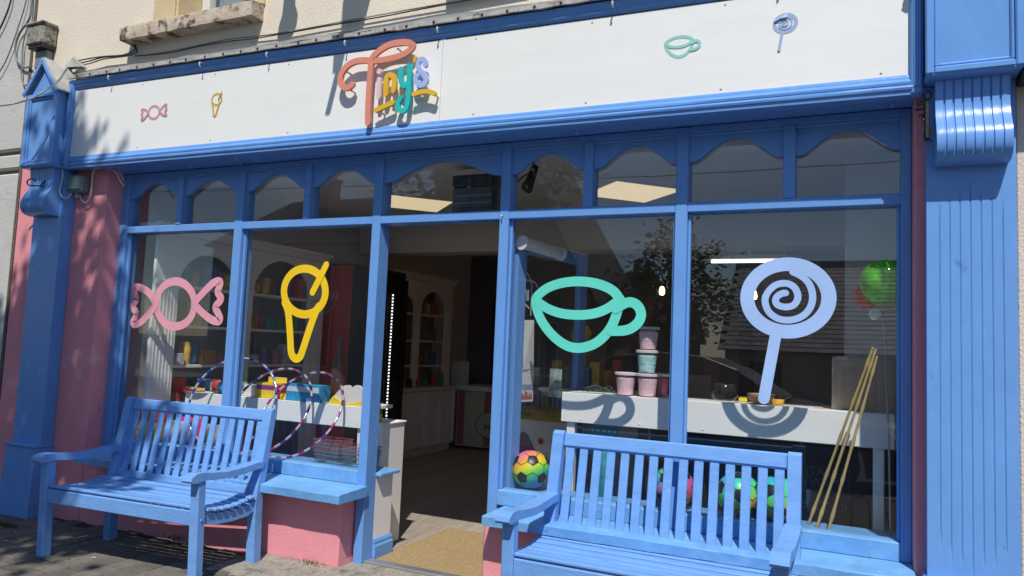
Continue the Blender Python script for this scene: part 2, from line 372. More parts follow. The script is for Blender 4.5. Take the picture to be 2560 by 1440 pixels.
# ------------------------------------------------------------------ our building
bld = thing('shop_building', 'cream rendered building with pink painted ground floor and stained window sills', 'building', (-2.7, 0, 0))
W0 = -.13
obj('pink_pier', bx(-5.995, -4.976, W0, .25, -.3, 3.24, b=.006), PINK, bld)
obj('pink_pier', bx(.2445, .603, W0, .25, -.3, 2.7, b=.006), PINK, bld)
def rough_wall(x0, x1, z0, z1, name):
    mb = MB().box(x0, x1, W0, .285, z0, z1, b=.012)
    return obj(name, mb, PINK, bld)
rough_wall(-4.976, -2.706, -.3, .416, 'stall_riser'); rough_wall(-1.772, .2445, -.3, .416, 'stall_riser')
# cream wall with two window openings
OP = [(-4.40, -3.655), (-2.02, -1.05)]
zs0, zs1 = 3.53, 5.1
xs = [-5.995, OP[0][0], OP[0][1], OP[1][0], OP[1][1], .603]
for i in (0, 2, 4): obj('cream_wall', bx(xs[i], xs[i+1], W0+.002, .25, 3.24 if i == 0 else 2.5, 6.6), CREAM, bld)
for a, b_ in OP:
    obj('cream_wall', bx(a, b_, W0+.002, .25, 2.5, zs0-.02), CREAM, bld); obj('cream_wall', bx(a, b_, W0+.002, .25, zs1, 6.6), CREAM, bld)
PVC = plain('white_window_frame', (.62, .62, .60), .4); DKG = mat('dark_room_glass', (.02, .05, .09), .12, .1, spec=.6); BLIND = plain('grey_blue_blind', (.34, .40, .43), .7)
for wi, (a, b_) in enumerate(OP):
    wn = obj('window', bx(a+.07, b_-.03, .10, .13, zs0, zs1), GLASS, bld)
    f_ = MB(); f_.box(a+.02, a+.09, .07, .14, zs0-.02, zs1, b=.006); f_.box(b_-.045, b_-.002, .07, .14, zs0-.02, zs1, b=.006); f_.box(a+.09, b_-.045, .07, .14, zs0-.02, zs0+.03, b=.006)
    obj('frame', f_, PVC, wn)
    obj('blind', bx(a+.09, a+.30, .20, .22, zs0, zs1), BLIND, wn)
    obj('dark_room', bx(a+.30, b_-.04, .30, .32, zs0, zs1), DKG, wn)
    s_ = MB(); sx0, sx1 = (a-.43, b_+.085) if wi == 0 else (a-.10, b_+.1)
    NX = 40; prof = [(-.235, 3.42), (-.24, 3.50), (-.235, 3.518), (-.13, 3.535), (.10, 3.545), (.10, 3.42)]
    for k in range(NX+1):
        x = sx0+(sx1-sx0)*k/NX
        s_.v += [Vector((x, y_+.004*noise.noise((x*14, i*2.1, wi)), z_+.005*noise.noise((x*18, i*3.3, 5+wi)))) for i, (y_, z_) in enumerate(prof)]
    m6 = len(prof)
    s_.f = [(k*m6+i, k*m6+(i+1) % m6, (k+1)*m6+(i+1) % m6, (k+1)*m6+i) for k in range(NX) for i in range(m6)]+[tuple(range(m6)), tuple(NX*m6+i for i in range(m6))]; s_.m = [0]*len(s_.f)
    obj('window_sill', s_, STONE, bld, smooth=35)
    if wi == 0:
        for q0, q1 in ((a-.215, a-.002), (b_+.002, b_+.095)): obj('window_surround', bx(q0, q1, W0-.018, W0+.05, 3.53, zs1, b=.005), CREAMY, bld)
    obj('reveal', bx(a-.001, a+.018, W0+.004, .1, zs0-.015, zs1), CREAMY, bld)
obj('upper_floor_slab', bx(-5.99, .6, .25, 6.2, 2.62, 2.9), CEIL, bld)
obj('upper_room_back', bx(-5.99, .6, 2.0, 2.1, 2.9, 6.6), CEIL, bld)
obj('roof_slab', bx(-5.99, .6, -.1, 6.2, 6.6, 6.8), CEIL, bld)
obj('pink_return_trim', bx(-6.03, -5.997, W0-.006, W0+.05, -.2, 6.6, b=.004), mat('brown_gap_mortar', (.13, .095, .07), .95, .35, 30, .8, 60), bld)
# neighbours
nl = thing('neighbour_building', 'pale grey rendered neighbouring building beyond the left pink strip', 'building', (-7.5, 0, 0))
for z0, z1 in ((-.3, 2.545), (2.585, 2.70), (2.74, 6.6)): obj('render_band', bx(-12, -6.032, W0+.004, .3, z0, z1, b=.012), GREYR, nl)
obj('recessed_groove', bx(-12, -6.033, W0+.05, .29, -.25, 6.55), mat('brown_groove', (.22, .16, .11), .95, .2), nl)
nr = thing('neighbour_building', 'beige rendered neighbouring building right of the fluted pilaster with charcoal fascia', 'building', (3, 0, 0))
obj('wall', bx(.607, 9, W0-.06, .3, -.3, 6.6, b=.004), BEIGE, nr)
obj('fascia', bx(.612, 9, -.34, W0-.061, 2.50, 3.3, b=.01), DARKF, nr)
obj('fascia_trim', bx(.608, 9, -.37, W0-.062, 2.475, 2.498, b=.006), DARKF, nr)
obj('roof_slab', bx(.61, 9, -.1, 6, 6.6, 6.8), CEIL, nr)

# ------------------------------------------------------------------ shopfront joinery
sf = thing('shopfront', 'blue painted timber shopfront with arched fanlights and large glass panes', 'shopfront', (-2.4, 0, 0))
ZT0, ZT1, ZH, ZSO = 2.047, 2.101, 2.457, 2.495
ZR0, ZR1 = .462, .545
posts = [(-4.976, -4.905, 0), (-3.833, -3.763, 0), (-2.694, -2.633, 1), (-1.819, -1.762, 1), (-.822, -.760, 0), (.200, .2435, 0)]
for a, b_, full in posts:
    obj('post', bx(a, b_, 0, .11, (-.005 if full else ZR0+.001), ZSO-.006, b=.004), BLUE, sf)
for (a, b_) in [(posts[i][1], posts[i+1][0]) for i in range(5)]:
    obj('transom', bx(a-.001, b_+.001, .0025, .10, ZT0, ZT1-.003, b=.004), BLUE, sf)
    obj('head_rail', bx(a-.001, b_+.001, .004, .10, ZH, ZSO-.004, b=.003), BLUE, sf)
MULL = [(-4.399, -4.347), (-3.245, -3.193), (-1.323, -1.271), (-.305, -.248)]
for a, b_ in MULL: obj('mullion', bx(a, b_, -.001, .10, ZT1-.004, ZH+.001, b=.004), BLUE, sf)
bays = [(-4.905, -4.399), (-4.347, -3.833), (-3.763, -3.245), (-3.193, -2.694), (-2.633, -1.819), (-1.762, -1.323), (-1.271, -.822), (-.76, -.305), (-.248, .2)]
def arch(a, b_):
    w_ = b_-a; n = 40; pts = []
    for i in range(n+1):
        t = i/n; u = abs(2*t-1)                     # 1 at the sides, 0 at the apex
        if u > .95: z = 2.308
        elif u > .74: s_ = (.95-u)/.21; z = 2.308+.020*s_*s_
        else: z = 2.328+.088*math.cos(math.pi/2*u/.74)
        pts.append((a+w_*t, z))
    return pts
for a, b_ in bays:
    pa = arch(a, b_); obj('arch_panel', MB().prism(pa+[(b_, ZH), (a, ZH)], .022, .05), BLUE, sf)
    obj('bead', bx(a, b_, .010, .023, ZH-.016, ZH+.002, b=.004), BLUE, sf)
    pn = MB(); pn.cur = 0; pn.add([(a, .055, ZT1-.01), (b_, .055, ZT1-.01), (b_, .055, 2.42), (a, .055, 2.42)], [(0, 1, 2, 3)])
    pn.cur = 1; pn.add([(a, .061, ZT1-.01), (b_, .061, ZT1-.01), (b_, .061, 2.42), (a, .061, 2.42)], [(3, 2, 1, 0)])
    obj('pane', pn, [GLASS, CLEAR], sf, recalc=False)
for i in (0, 1, 3, 4):
    a, b_ = posts[i][1], posts[i+1][0]
    obj('bottom_rail', bx(a-.001, b_+.001, .003, .10, ZR0, ZR1, b=.004), BLUES, sf)
    pn = MB(); q = [(a, ZR1-.01), (b_, ZR1-.01), (b_, ZT0+.01), (a, ZT0+.01)]
    pn.add([(x, .055, z) for x, z in q], [(0, 1, 2, 3)]); pn.cur = 1; pn.add([(x, .061, z) for x, z in q], [(3, 2, 1, 0)])
    obj('pane', pn, [GLASS, CLEAR], sf, recalc=False)
    for g0, g1 in ((a, a+.014), (b_-.014, b_)): obj('glazing_bead', bx(g0, g1, .030, .054, ZR1, ZT0, b=.003), BLUE, sf)
for i in range(4):
    a = -4.97+i*1.305; obj('soffit_board', bx(a, a+1.3, -.235, .12, ZSO, ZSO+.02, b=.002), BLUE, sf)
obj('head_filler', bx(-4.97, .24, .05, .12, ZSO+.02, 2.62), BLUE, sf)
# masonry sills painted blue
def sill(x0, x1, z_front):
    n = 36; prof = [(-.27, z_front-.048), (-.272, z_front-.004), (-.262, z_front+.001), (.0, ZR0+.002), (.0, z_front-.048)]; mb = MB()
    for k in range(n+1):
        x = x0+(x1-x0)*k/n
        mb.v += [Vector((x, y+.004*noise.noise((x*9, i*1.7, 1)), z+.003*noise.noise((x*11, i*2.3, 9))*(0 if i == 3 else 1))) for i, (y, z) in enumerate(prof)]
    q = len(prof); mb.f = [(k*q+i, k*q+(i+1) % q, (k+1)*q+(i+1) % q, (k+1)*q+i) for k in range(n) for i in range(q)]+[tuple(range(q)), tuple(n*q+i for i in range(q))]; mb.m = [0]*len(mb.f)
    return obj('sill', mb, BLUES, sf, smooth=30)
sill(-4.86, -2.612, .452); sill(-1.712, .2435, .462)
obj('threshold', bx(-2.634, -1.818, .03, .098, -.03, .022, b=.004), ALU, sf)

# ------------------------------------------------------------------ pilasters
def fluted_front(mb, x0, x1, y, z0, z1, grooves, gw=.010, gd=.0042):
    xsq = [x0]
    for gx, _, _ in grooves: xsq += [gx-gw/2, gx+gw/2]
    xsq.append(x1)
    for i in range(0, len(xsq), 2): mb.add([(xsq[i], y, z0), (xsq[i+1], y, z0), (xsq[i+1], y, z1), (xsq[i], y, z1)], [(0, 1, 2, 3)])
    for gx, a, b_ in grooves:
        l, r = gx-gw/2, gx+gw/2
        if a > z0: mb.add([(l, y, z0), (r, y, z0), (r, y, a), (l, y, a)], [(0, 1, 2, 3)])
        if b_ < z1: mb.add([(l, y, b_), (r, y, b_), (r, y, z1), (l, y, z1)], [(0, 1, 2, 3)])
        mb.add([(l, y, a), (r, y, a), (gx, y+gd, a+.07), (gx, y+gd, b_-.07), (l, y, b_), (r, y, b_)], [(0, 1, 2), (0, 2, 3, 4), (1, 5, 3, 2), (4, 3, 5)])
def pilaster(x0, x1, label, fluted=True):
    t = thing('pilaster', label, 'pilaster', ((x0+x1)/2, -.18, 0)); c = (x0+x1)/2; g0 = gz(x0)-.05
    lo = MB(); prof = [(g0, .0, .33, 0.02), (.46, 0, .262, 0.0)]
    lo.add([(x0-.008, -.262, .455), (x1+.008, -.262, .455), (x1+.008, W0-.002, .455), (x0-.008, W0-.002, .455), (x0-.022, -.292, g0), (x1+.022, -.292, g0), (x1+.022, W0-.002, g0), (x0-.022, W0-.002, g0)],
           [(0, 1, 2, 3), (0, 4, 5, 1), (1, 5, 6, 2), (0, 3, 7, 4)])
    obj('plinth', lo, BLUE, t, recalc=False); obj('plinth_cap', bx(x0-.014, x1+.014, -.274, W0-.003, .455, .478, b=.006), BLUE, t)
    gs = [(x0+(x1-x0)*(.145+.117*i), .60-.10*(1-abs(i-3)/3)-.02*(i % 2), 2.01+.10*(1-abs(i-3)/3)) for i in range(7)] if fluted else []
    sh = MB(); fluted_front(sh, x0, x1, -.225, .478, 2.50, gs)
    sh.add([(x0, -.225, .478), (x0, W0-.004, .478), (x0, W0-.004, 2.5), (x0, -.225, 2.5)], [(0, 1, 2, 3)]); sh.add([(x1, -.225, .478), (x1, W0-.004, .478), (x1, W0-.004, 2.5), (x1, -.225, 2.5)], [(0, 1, 2, 3)])
    obj('shaft', sh, BLUE, t)
    # scrolled corbel with flutes
    pr = [(2.512, -.300), (2.47, -.298), (2.44, -.292), (2.40, -.290), (2.365, -.297), (2.33, -.312), (2.30, -.330), (2.27, -.345), (2.235, -.353), (2.20, -.349), (2.175, -.334), (2.158, -.31), (2.152, -.28), (2.152, -.22)]
    a, b_ = x0+.028, x1-.028; cols = [(a, 0)]; nr_ = 8; st = (b_-a)/nr_
    for i in range(1, nr_): cols += [(a+st*i-.0042, 0), (a+st*i-.0015, 1), (a+st*i+.0015, 1), (a+st*i+.0042, 0)]
    cols.append((b_, 0)); cb = MB(); m_ = len(cols)
    for j, (z, y) in enumerate(pr):
        fade = 1 if 1 <= j <= 9 else 0
        cb.v += [Vector((x, y+(.008*g*fade), z)) for x, g in cols]
    cb.f = [(j*m_+i, j*m_+i+1, (j+1)*m_+i+1, (j+1)*m_+i) for j in range(len(pr)-1) for i in range(m_-1)]; cb.m = [0]*len(cb.f)
    for x in (a, b_): cb.add([(x, y, z) for z, y in pr]+[(x, -.22, 2.512)], [tuple(range(len(pr)+1))])
    obj('corbel', cb, BLUE, t, smooth=40)
    # head box with moulded panel and little gabled lead roof
    h0, h1, yb = 2.525, 3.06, -.335
    obj('head_box', bx(x0+.008, x1-.008, yb, -.14, h0, h1+.04, b=.004), BLUE, t)
    for k, (ins, pj, wd) in enumerate(((0.0, .022, .030), (.030, .012, .016))):
        e0, e1, f0, f1 = x0-.012+ins, x1+.012-ins, h0-.012+ins, h1+.0-ins
        y1_ = yb-pj
        obj('panel_moulding', bx(e0, e0+wd, y1_, yb+.002, f0, f1, b=.006), BLUE, t); obj('panel_moulding', bx(e1-wd, e1, y1_, yb+.002, f0, f1, b=.006), BLUE, t)
        obj('panel_moulding', bx(e0+wd, e1-wd, y1_+.001, yb+.002, f0, f0+wd, b=.006), BLUE, t); obj('panel_moulding', bx(e0+wd, e1-wd, y1_+.001, yb+.002, f1-wd, f1, b=.006), BLUE, t)
    obj('base_moulding', bx(x0-.01, x1+.01, yb-.014, -.15, h0-.022, h0-.0, b=.008), BLUE, t)
    ax = c; gb = MB().prism([(x0+.004, h1+.038), (x1-.004, h1+.038), (ax, h1+.235)], yb+.001, -.14); obj('gable', gb, BLUE, t)
    for sgn, ex in ((-1, x0-.03), (1, x1+.03)):
        d = Vector((ex-ax, 0, (h1+.005)-(h1+.262))); n = Vector((-d.z, 0, d.x)).normalized()*(.012*(1 if sgn > 0 else -1))
        p0, p1 = Vector((ax, yb-.03, h1+.262)), Vector((ex, yb-.03, h1+.005)); yb2 = Vector((0, -.03-yb+W0+.03, 0))
        r_ = MB().add([p0, p1, p1+yb2, p0+yb2, p0+n, p1+n, p1+yb2+n, p0+yb2+n], [(0, 1, 2, 3), (4, 5, 6, 7), (0, 1, 5, 4), (1, 2, 6, 5), (2, 3, 7, 6), (3, 0, 4, 7)])
        obj('lead_roof', r_, LEADL, t)
        bgd = MB().bar((ax, yb-.032, h1+.245), (ex, yb-.032, h1-.01), .012, .03, (0, 0, 1), .003); obj('bargeboard', bgd, BLUE, t)
    return t
pilaster(-5.64, -5.315, 'blue pilaster with scrolled corbel at the left end under the tree shade', False)
pilaster(.283, .600, 'sunlit blue fluted pilaster with glossy scrolled corbel at the right end')

# ------------------------------------------------------------------ fascia sign
fs = thing('fascia_sign', 'long white shop fascia board in blue moulded frame above the windows', 'sign', (-2.5, -.24, 2.5))
def ztop(x): return 3.105-.0165*(x+5.26)
def zbot(x): return 2.590-.006*(x+5.26)
for a, b_ in ((-5.262, -2.1075), (-2.1045, .222)):
    mb = MB().prism([(a, zbot(a)), (b_, zbot(b_)), (b_, ztop(b_)), (a, ztop(a))], -.235, -.215); obj('panel', mb, WHITEP, fs)
def mould(prof, x0, x1, f, name, nseg=14):
    mb = MB(); q = len(prof)
    for k in range(nseg+1):
        x = x0+(x1-x0)*k/nseg; zz = f(x)
        mb.v += [Vector((x, y+.0012*noise.noise((x*3, i, 2)), zz+z)) for i, (y, z) in enumerate(prof)]
    mb.f = [(k*q+i, k*q+(i+1) % q, (k+1)*q+(i+1) % q, (k+1)*q+i) for k in range(nseg) for i in range(q)]+[tuple(range(q)), tuple(nseg*q+i for i in range(q))]; mb.m = [0]*len(mb.f)
    return obj(name, mb, BLUE, fs, smooth=38)
bot = [(-.20, .002), (-.238, .002), (-.243, -.006), (-.244, -.018), (-.250, -.024), (-.256, -.034), (-.254, -.044), (-.248, -.047), (-.258, -.050), (-.262, -.060), (-.259, -.069), (-.252, -.073), (-.250, -.090), (-.20, -.092)]
mould(bot, -5.31, -2.19, zbot, 'bottom_moulding'); mould([(y-.002, z+.001) for y, z in bot], -2.189, .262, zbot, 'bottom_moulding')
topm = [(-.20, -.004), (-.238, -.004), (-.240, .006), (-.250, .012), (-.252, .026), (-.262, .034), (-.266, .052), (-.262, .062), (-.20, .064)]
mould(topm, -5.31, -2.19, ztop, 'top_moulding'); mould(topm, -2.189, .262, ztop, 'top_moulding')
dk = MB(); 
for k in range(2):
    a, b_ = ((-5.25, -2.12), (-2.09, .21))[k]; dk.add([(a, -.2372, ztop(a)-.010), (b_, -.2372, ztop(b_)-.010), (b_, -.2372, ztop(b_)-.004), (a, -.2372, ztop(a)-.004)], [(0, 1, 2, 3)])
obj('panel_gap', dk, BLACK, fs, recalc=False)
for x0, x1 in ((-5.312, -5.262), (.222, .27)):
    xm = (x0+x1)/2; a, b_ = zbot(xm)-.09, ztop(xm)+.06
    obj('side_moulding', bx(x0, x1, -.262, -.2, a, b_, b=.008), BLUE, fs); obj('side_bead', bx(x0+.012, x1-.006, -.270, -.261, a+.03, b_-.03, b=.004), BLUE, fs)
for k in range(9):
    x = -5.18+k*.66
    for zz in (zbot(x)+.022, ztop(x)-.030): obj('panel_screw', MB().lathe([(0, 0), (.005, 0), (.004, .0015), (0, .0018)], 8, (x+random.uniform(-.03, .03), -.2352, zz), Matrix.Rotation(RAD(90), 4, 'X')), CABG, fs)
# lead apron over the board, drip strip and nails
ld = MB(); nx, ny = 90, 6
for i in range(nx+1):
    x = -5.30+5.5*i/nx
    for j in range(ny+1):
        t = j/ny; ld.v.append(Vector((x, -.285+t*.158+.006*noise.noise((x*4, t*3, 0)), ztop(x)+.085+t*.10*(1+.25*noise.noise((x*1.7, 3, 1)))+.010*noise.noise((x*6, t*5, 7)))))
ld.f = [(i*(ny+1)+j, (i+1)*(ny+1)+j, (i+1)*(ny+1)+j+1, i*(ny+1)+j+1) for i in range(nx) for j in range(ny)]; ld.m = [0]*len(ld.f)
obj('lead_flashing', ld, LEAD, fs, smooth=60, recalc=False)
for k in range(6):
    a = -5.30+k*.92; b_ = min(.23, a+.917); n = 22; xs_ = [a+(b_-a)*i/n for i in range(n+1)]
    lo = [(x, ztop(x)+.066+.007*noise.noise((x*7, 1, 0))+.004*noise.noise((x*23, 2, 0))) for x in xs_]; hi = [(x, ztop(x)+.090+.003*noise.noise((x*9, 5, 0))) for x in reversed(xs_)]
    obj('drip_strip', MB().prism(lo+hi, -.285, -.270), LEADL, fs)
nl_ = MB()
for k in range(34):
    x = -5.2+k*.16+random.uniform(-.02, .02); nl_.lathe([(.009, 0), (.009, .003), (0, .007)], 6, (x, -.285, ztop(x)+.078), Matrix.Rotation(RAD(90), 4, 'X'))
tag(obj('nail_heads', nl_, RUST, fs), kind='stuff')
for k, x in enumerate((-4.85, -3.95, -3.37, -2.76, -2.12, -1.1, -.3)):
    s_ = MB().tube([(x, -.262, ztop(x)+.045), (x, -.285, ztop(x)+.045), (x, -.288, ztop(x)+.028), (x, -.276, ztop(x)+.016)], .0045, 5); obj('hook', s_, PVC, fs, smooth=60)
# drips of white overspray where the paint line wobbles: a thin sealant line over the panel
# ------------------------------------------------------------------ raised lettering
sg = thing('sign_letters', 'raised multicoloured lettering reading Tiny\'s standing off the white fascia', 'lettering', (-2.6, -.29, 2.6))
def Z2(p): q = at(600+p[0]/3.42857, p[1]/3.42857, y=-.292); return (q.x, q.z)
YL0, YL1 = -.292, -.275; PXM = .0035/3.42857*2.33/2.0
def letter(name, pts, wd, m, off=0, sm=True):
    P = [Z2(p) for p in pts]; P = [(v.x, v.y) for v in cat_rom([Vector((a, b_)) for a, b_ in P], 6)] if sm else P
    mb = stroke(MB(), P, wd, YL0-off, YL1-off); return obj(name, mb, m, sg)
UW = .0009
letter('letter_t_crossbar', [(958, 722), (930, 745), (890, 748), (858, 705), (862, 640), (905, 572), (975, 527), (1060, 514), (1130, 520), (1250, 507), (1380, 472), (1455, 424), (1476, 387), (1445, 364), (1380, 361), (1285, 378), (1205, 420), (1152, 466), (1128, 500)], .036, CORAL)
letter('letter_t_stem', [(1124, 505), (1108, 700), (1096, 900), (1093, 1052)], .036, CORAL, .0012)
letter('letter_i', [(1190, 680), (1187, 760), (1184, 830)], .030, PALEP)
dt = MB(); q = Z2((1192, 611)); dt.lathe([(0, 0), (.017, 0), (.017, .018), (0, .018)], 16, (q[0], YL1, q[1]), Matrix.Rotation(RAD(90), 4, 'X')); obj('letter_i_dot', dt, PALEP, sg)
letter('letter_n', [(1246, 806), (1250, 700), (1258, 655), (1288, 640), (1314, 662), (1319, 720), (1311, 775)], .031, MUST)
letter('underline', [(1160, 943), (1305, 877)], .029, MUST, sm=False)
letter('letter_y_cup', [(1374, 592), (1376, 680), (1392, 725), (1415, 730), (1438, 705)], .030, TEAL)
letter('letter_y_tail', [(1450, 565), (1446, 720), (1437, 860), (1420, 925), (1388, 950), (1357, 932), (1351, 890), (1374, 838)], .030, TEAL, .0012)
letter('apostrophe', [(1500, 490), (1493, 524)], .019, MUST, sm=False)
letter('letter_s', [(1584, 556), (1580, 518), (1552, 506), (1527, 528), (1524, 575), (1558, 622), (1590, 668), (1582, 712), (1546, 730), (1511, 706), (1502, 668), (1524, 640)], .028, PERI)
letter('underline', [(1485, 806), (1540, 789), (1600, 781), (1662, 798)], .026, MUST)
for p in ((1340, 410), (905, 610), (940, 770), (1195, 960), (1300, 905), (1525, 815), (1655, 805), (1250, 770), (1385, 700), (1440, 600), (1530, 690), (1195, 700)):
    q = Z2(p); obj('standoff', MB().tube([(q[0], -.279, q[1]), (q[0], -.234, q[1])], .006, 6), PVC, sg, smooth=60)

# ------------------------------------------------------------------ vinyl pictures: traced on the glass plane, repeated small on the fascia
YG = .0515
def sc(ox, oy, k): return lambda p: (lambda q: (q.x, q.z))(at(ox+p[0]/k, oy+p[1]/k, y=YG))
def ell(cx, cy, rx, ry, n=64): return [(cx+rx*math.cos(2*math.pi*i/n), cy+ry*math.sin(2*math.pi*i/n)) for i in range(n)]
def crp(pts, k=5, closed=False): return [(v.x, v.y) for v in cat_rom([Vector(p) for p in pts], k, closed)]
R5, R6, R7, R8 = sc(0, 400, 2.572), sc(580, 400, 2.571), sc(1200, 400, 2.571), sc(1700, 560, 2.879)
ART = {}
wgR = [(1252, 914), (1300, 862), (1368, 793), (1408, 779), (1417, 800), (1400, 842), (1408, 866), (1423, 888), (1415, 910), (1386, 945), (1404, 985), (1417, 1018), (1405, 1038), (1358, 1025), (1300, 978), (1252, 930)]
wgL = [(1002, 922), (958, 852), (902, 822), (868, 820), (862, 848), (880, 888), (874, 906), (857, 934), (864, 962), (881, 987), (866, 1020), (857, 1044), (872, 1058), (915, 1036), (958, 988), (1002, 938)]
ART['candy'] = [([R5(p) for p in ell(1128, 925, 122, 145)], .060, True, 0), *[([R5(p) for p in crp(g, 4)], .056, False, o_) for g, o_ in ((wgR[:9], .0012), (wgR[8:], .0024), (wgL[:9], .0012), (wgL[8:], .0024))]]
cone = [(340, 915), (358, 960), (368, 1030), (376, 1150), (380, 1225), (392, 1262), (415, 1277), (438, 1264), (453, 1228), (478, 1150), (515, 1040), (540, 975), (560, 940)]
ART['cone'] = [([R6(p) for p in ell(467, 845, 133, 147)], .053, True, 0), ([R6(p) for p in crp(cone, 4)], .053, False, .002), ([R6(p) for p in ((608, 674), (520, 850))], .046, False, .004)]
cup = [(358, 900), (376, 868), (435, 822), (525, 791), (630, 780), (740, 792), (832, 826), (882, 870), (894, 915), (882, 975), (850, 1060), (800, 1130), (730, 1184), (640, 1208), (560, 1194), (480, 1140), (412, 1060), (370, 975)]
rim = [(366, 908), (430, 952), (520, 985), (630, 996), (740, 985), (830, 948), (900, 893)]
hnd = [(872, 956), (940, 918), (985, 918), (1020, 945), (1036, 992), (1020, 1040), (975, 1080), (920, 1097), (846, 1098)]
ART['cup'] = [([R7(p) for p in crp(cup, 4, True)], .053, True, 0), ([R7(p) for p in crp(rim, 4)], .052, False, .0012), ([R7(p) for p in crp(hnd, 4)], .053, False, .0024)]
spi = [(760, 497), (735, 500), (702, 520), (688, 550), (704, 583), (762, 598), (820, 582), (849, 528), (828, 462), (770, 428), (692, 438), (634, 490), (612, 552), (638, 630), (704, 680), (790, 692), (880, 664), (938, 600), (955, 520), (934, 440), (884, 382), (812, 345)]
spt = crp(spi, 4)
ART['lolly'] = [([R8(p) for p in ell(778, 532, 294, 243)], .066, True, 0), ([R8(p) for p in spt], .032, False, .002), ([R8(p) for p in ((690, 795), (604, 1257))], .053, False, .004)]
def decal(kind, m, label, tf=None, k=1.0, y=YG, drop=()):
    a = ART[kind]; allp = [p for s_ in a for p in s_[0]]
    cx = (min(p[0] for p in allp)+max(p[0] for p in allp))/2; cz = (min(p[1] for p in allp)+max(p[1] for p in allp))/2
    dst = tf or (cx, cz); mb = MB()
    for pts, wd, cl, off in a:
        stroke(mb, [((p[0]-cx)*k+dst[0], (p[1]-cz)*k+dst[1]) for p in pts], wd*k, y-off, closed=cl)
    o = obj('vinyl_%s' % {'candy': 'sweet', 'cone': 'ice_cream', 'cup': 'teacup', 'lolly': 'lollipop'}[kind], mb, m, recalc=False)
    return tag(o, label, 'sticker')
decal('candy', CANDYP, 'large pink wrapped sweet sticker on the leftmost window pane'); decal('cone', CONEY, 'large yellow ice cream cone sticker on the pane left of the door')
decal('cup', CUPG, 'large mint green teacup sticker on the pane right of the door'); decal('lolly', LOLL, 'large pale blue lollipop sticker on the rightmost window pane')
def fpos(px, py): q = at(px, py, y=-.2365); return (q.x, q.z)
decal('candy', CANDYS, 'small pink wrapped sweet picture on the left of the white fascia', fpos(385, 281), .282, -.2365); decal('cone', CONES, 'small yellow ice cream cone picture on the white fascia beside the pink sweet', fpos(541, 261), .255, -.2365)
decal('cup', CUPS, 'small mint teacup picture on the right half of the white fascia', fpos(1706, 116), .277, -.2365); decal('lolly', LOLLS, 'small blue lollipop picture near the right end of the white fascia', fpos(1963, 80), .252, -.2365)
q = fpos(1957, 40); pl = MB().add([(q[0]-.035, -.2385, q[1]-.012), (q[0]+.02, -.2385, q[1]+.012), (q[0]+.02, -.246, q[1]-.012), (q[0]-.01, -.247, q[1]-.014), (q[0]-.038, -.243, q[1]-.026)], [(0, 1, 2, 3, 4)])
tag(obj('peeling_vinyl', pl, LOLLS, recalc=False), 'peeling dark fold at the top of the small fascia lollipop', 'sticker')

# ------------------------------------------------------------------ benches
def bench(loc, yaw, shear, label):
    t = thing('garden_bench', label, 'bench', loc, 'blue slatted benches outside the shop'); t.rotation_euler.z = RAD(yaw)
    W = 1.205; lw = .058
    def O(name, mb, sm=None):
        for v in mb.v: v.x -= shear*v.z
        return obj(name, mb, BLUEB, t, world=False, smooth=sm)
    for x in (0, W-lw):
        O('front_leg', MB().box(x, x+lw, 0, lw, 0, .555, b=.006))
        back = [(.455, 0), (.513, 0), (.515, .36), (.525, .45), (.620, .885), (.617, .903), (.596, .907), (.574, .893), (.470, .45), (.457, .36)]
        O('back_leg', MB().prism(back, x, x+lw, 'x'))
        arm = [(.52, .602), (.44, .598), (.34, .588), (.22, .582), (.10, .592), (.03, .602), (-.02, .600), (-.052, .585), (-.060, .566), (-.045, .553), (-.01, .552), (.05, .557), (.11, .553), (.22, .545), (.34, .551), (.44, .560), (.51, .565)]
        O('armrest', MB().prism(arm, x-.008, x+lw+.006, 'x'), 35)
        sd = [(lw, .392), (.16, .362), (.28, .352), (.40, .362), (.458, .378), (.458, .318), (.40, .300), (.28, .296), (.16, .304), (lw, .322)]
        O('side_rail', MB().prism(sd, x+.012, x+lw-.012, 'x'), 35)
        O('bolt_cap', MB().lathe([(0, 0), (.008, 0), (.008, .004), (0, .006)], 8, (x+(lw if x else 0), .028, .35), Matrix.Rotation(RAD(90 if x else -90), 4, 'Y')))
    O('front_apron', MB().box(lw-.002, W-lw+.002, .008, .034, .318, .398, b=.005))
    O('back_apron', MB().box(lw-.002, W-lw+.002, .468, .496, .315, .378, b=.004))
    for i in range(8):
        y = .012+i*.056; u = (y-.22)/.22; z = .372+.030*u*u+(.004 if i == 0 else 0)
        sl_ = MB(); M = Matrix.Translation((0, y+.021, z)) @ Matrix.Rotation(.25*u*.55, 4, 'X')
        sl_.box((-.004 if i else lw*.98)+(0 if i else 0), W+(.004 if i else -lw*.98), -.0225, .0225, 0, .018, b=.005, M=M); O('seat_slat', sl_)
    bk = lambda z: .484+(z-.40)*.222
    M = lambda z: Matrix.Translation((0, bk(z), z)) @ Matrix.Rotation(-.218, 4, 'X')
    O('top_rail', MB().box(lw-.002, W-lw+.002, -.004, .034, -.035, .038, b=.008, M=M(.862)))
    O('lower_rail', MB().box(lw-.002, W-lw+.002, 0, .028, -.025, .025, b=.005, M=M(.425)))
    n = 15; gp = (W-2*lw)/n
    for i in range(n):
        x = lw+gp*(i+.5)
        O('back_slat', MB().box(x-.0215, x+.0215, .007, .021, -.40, 0, b=.003, M=M(.835)))
    return t
bench((-4.345, -.835, gz(-4.3)), 3.6, .042, 'blue slatted bench half in tree shade under the sweet and ice cream stickers')
bench((-1.405, -.672, 0), -1.0, .012, 'sunlit blue slatted bench under the teacup and lollipop stickers')

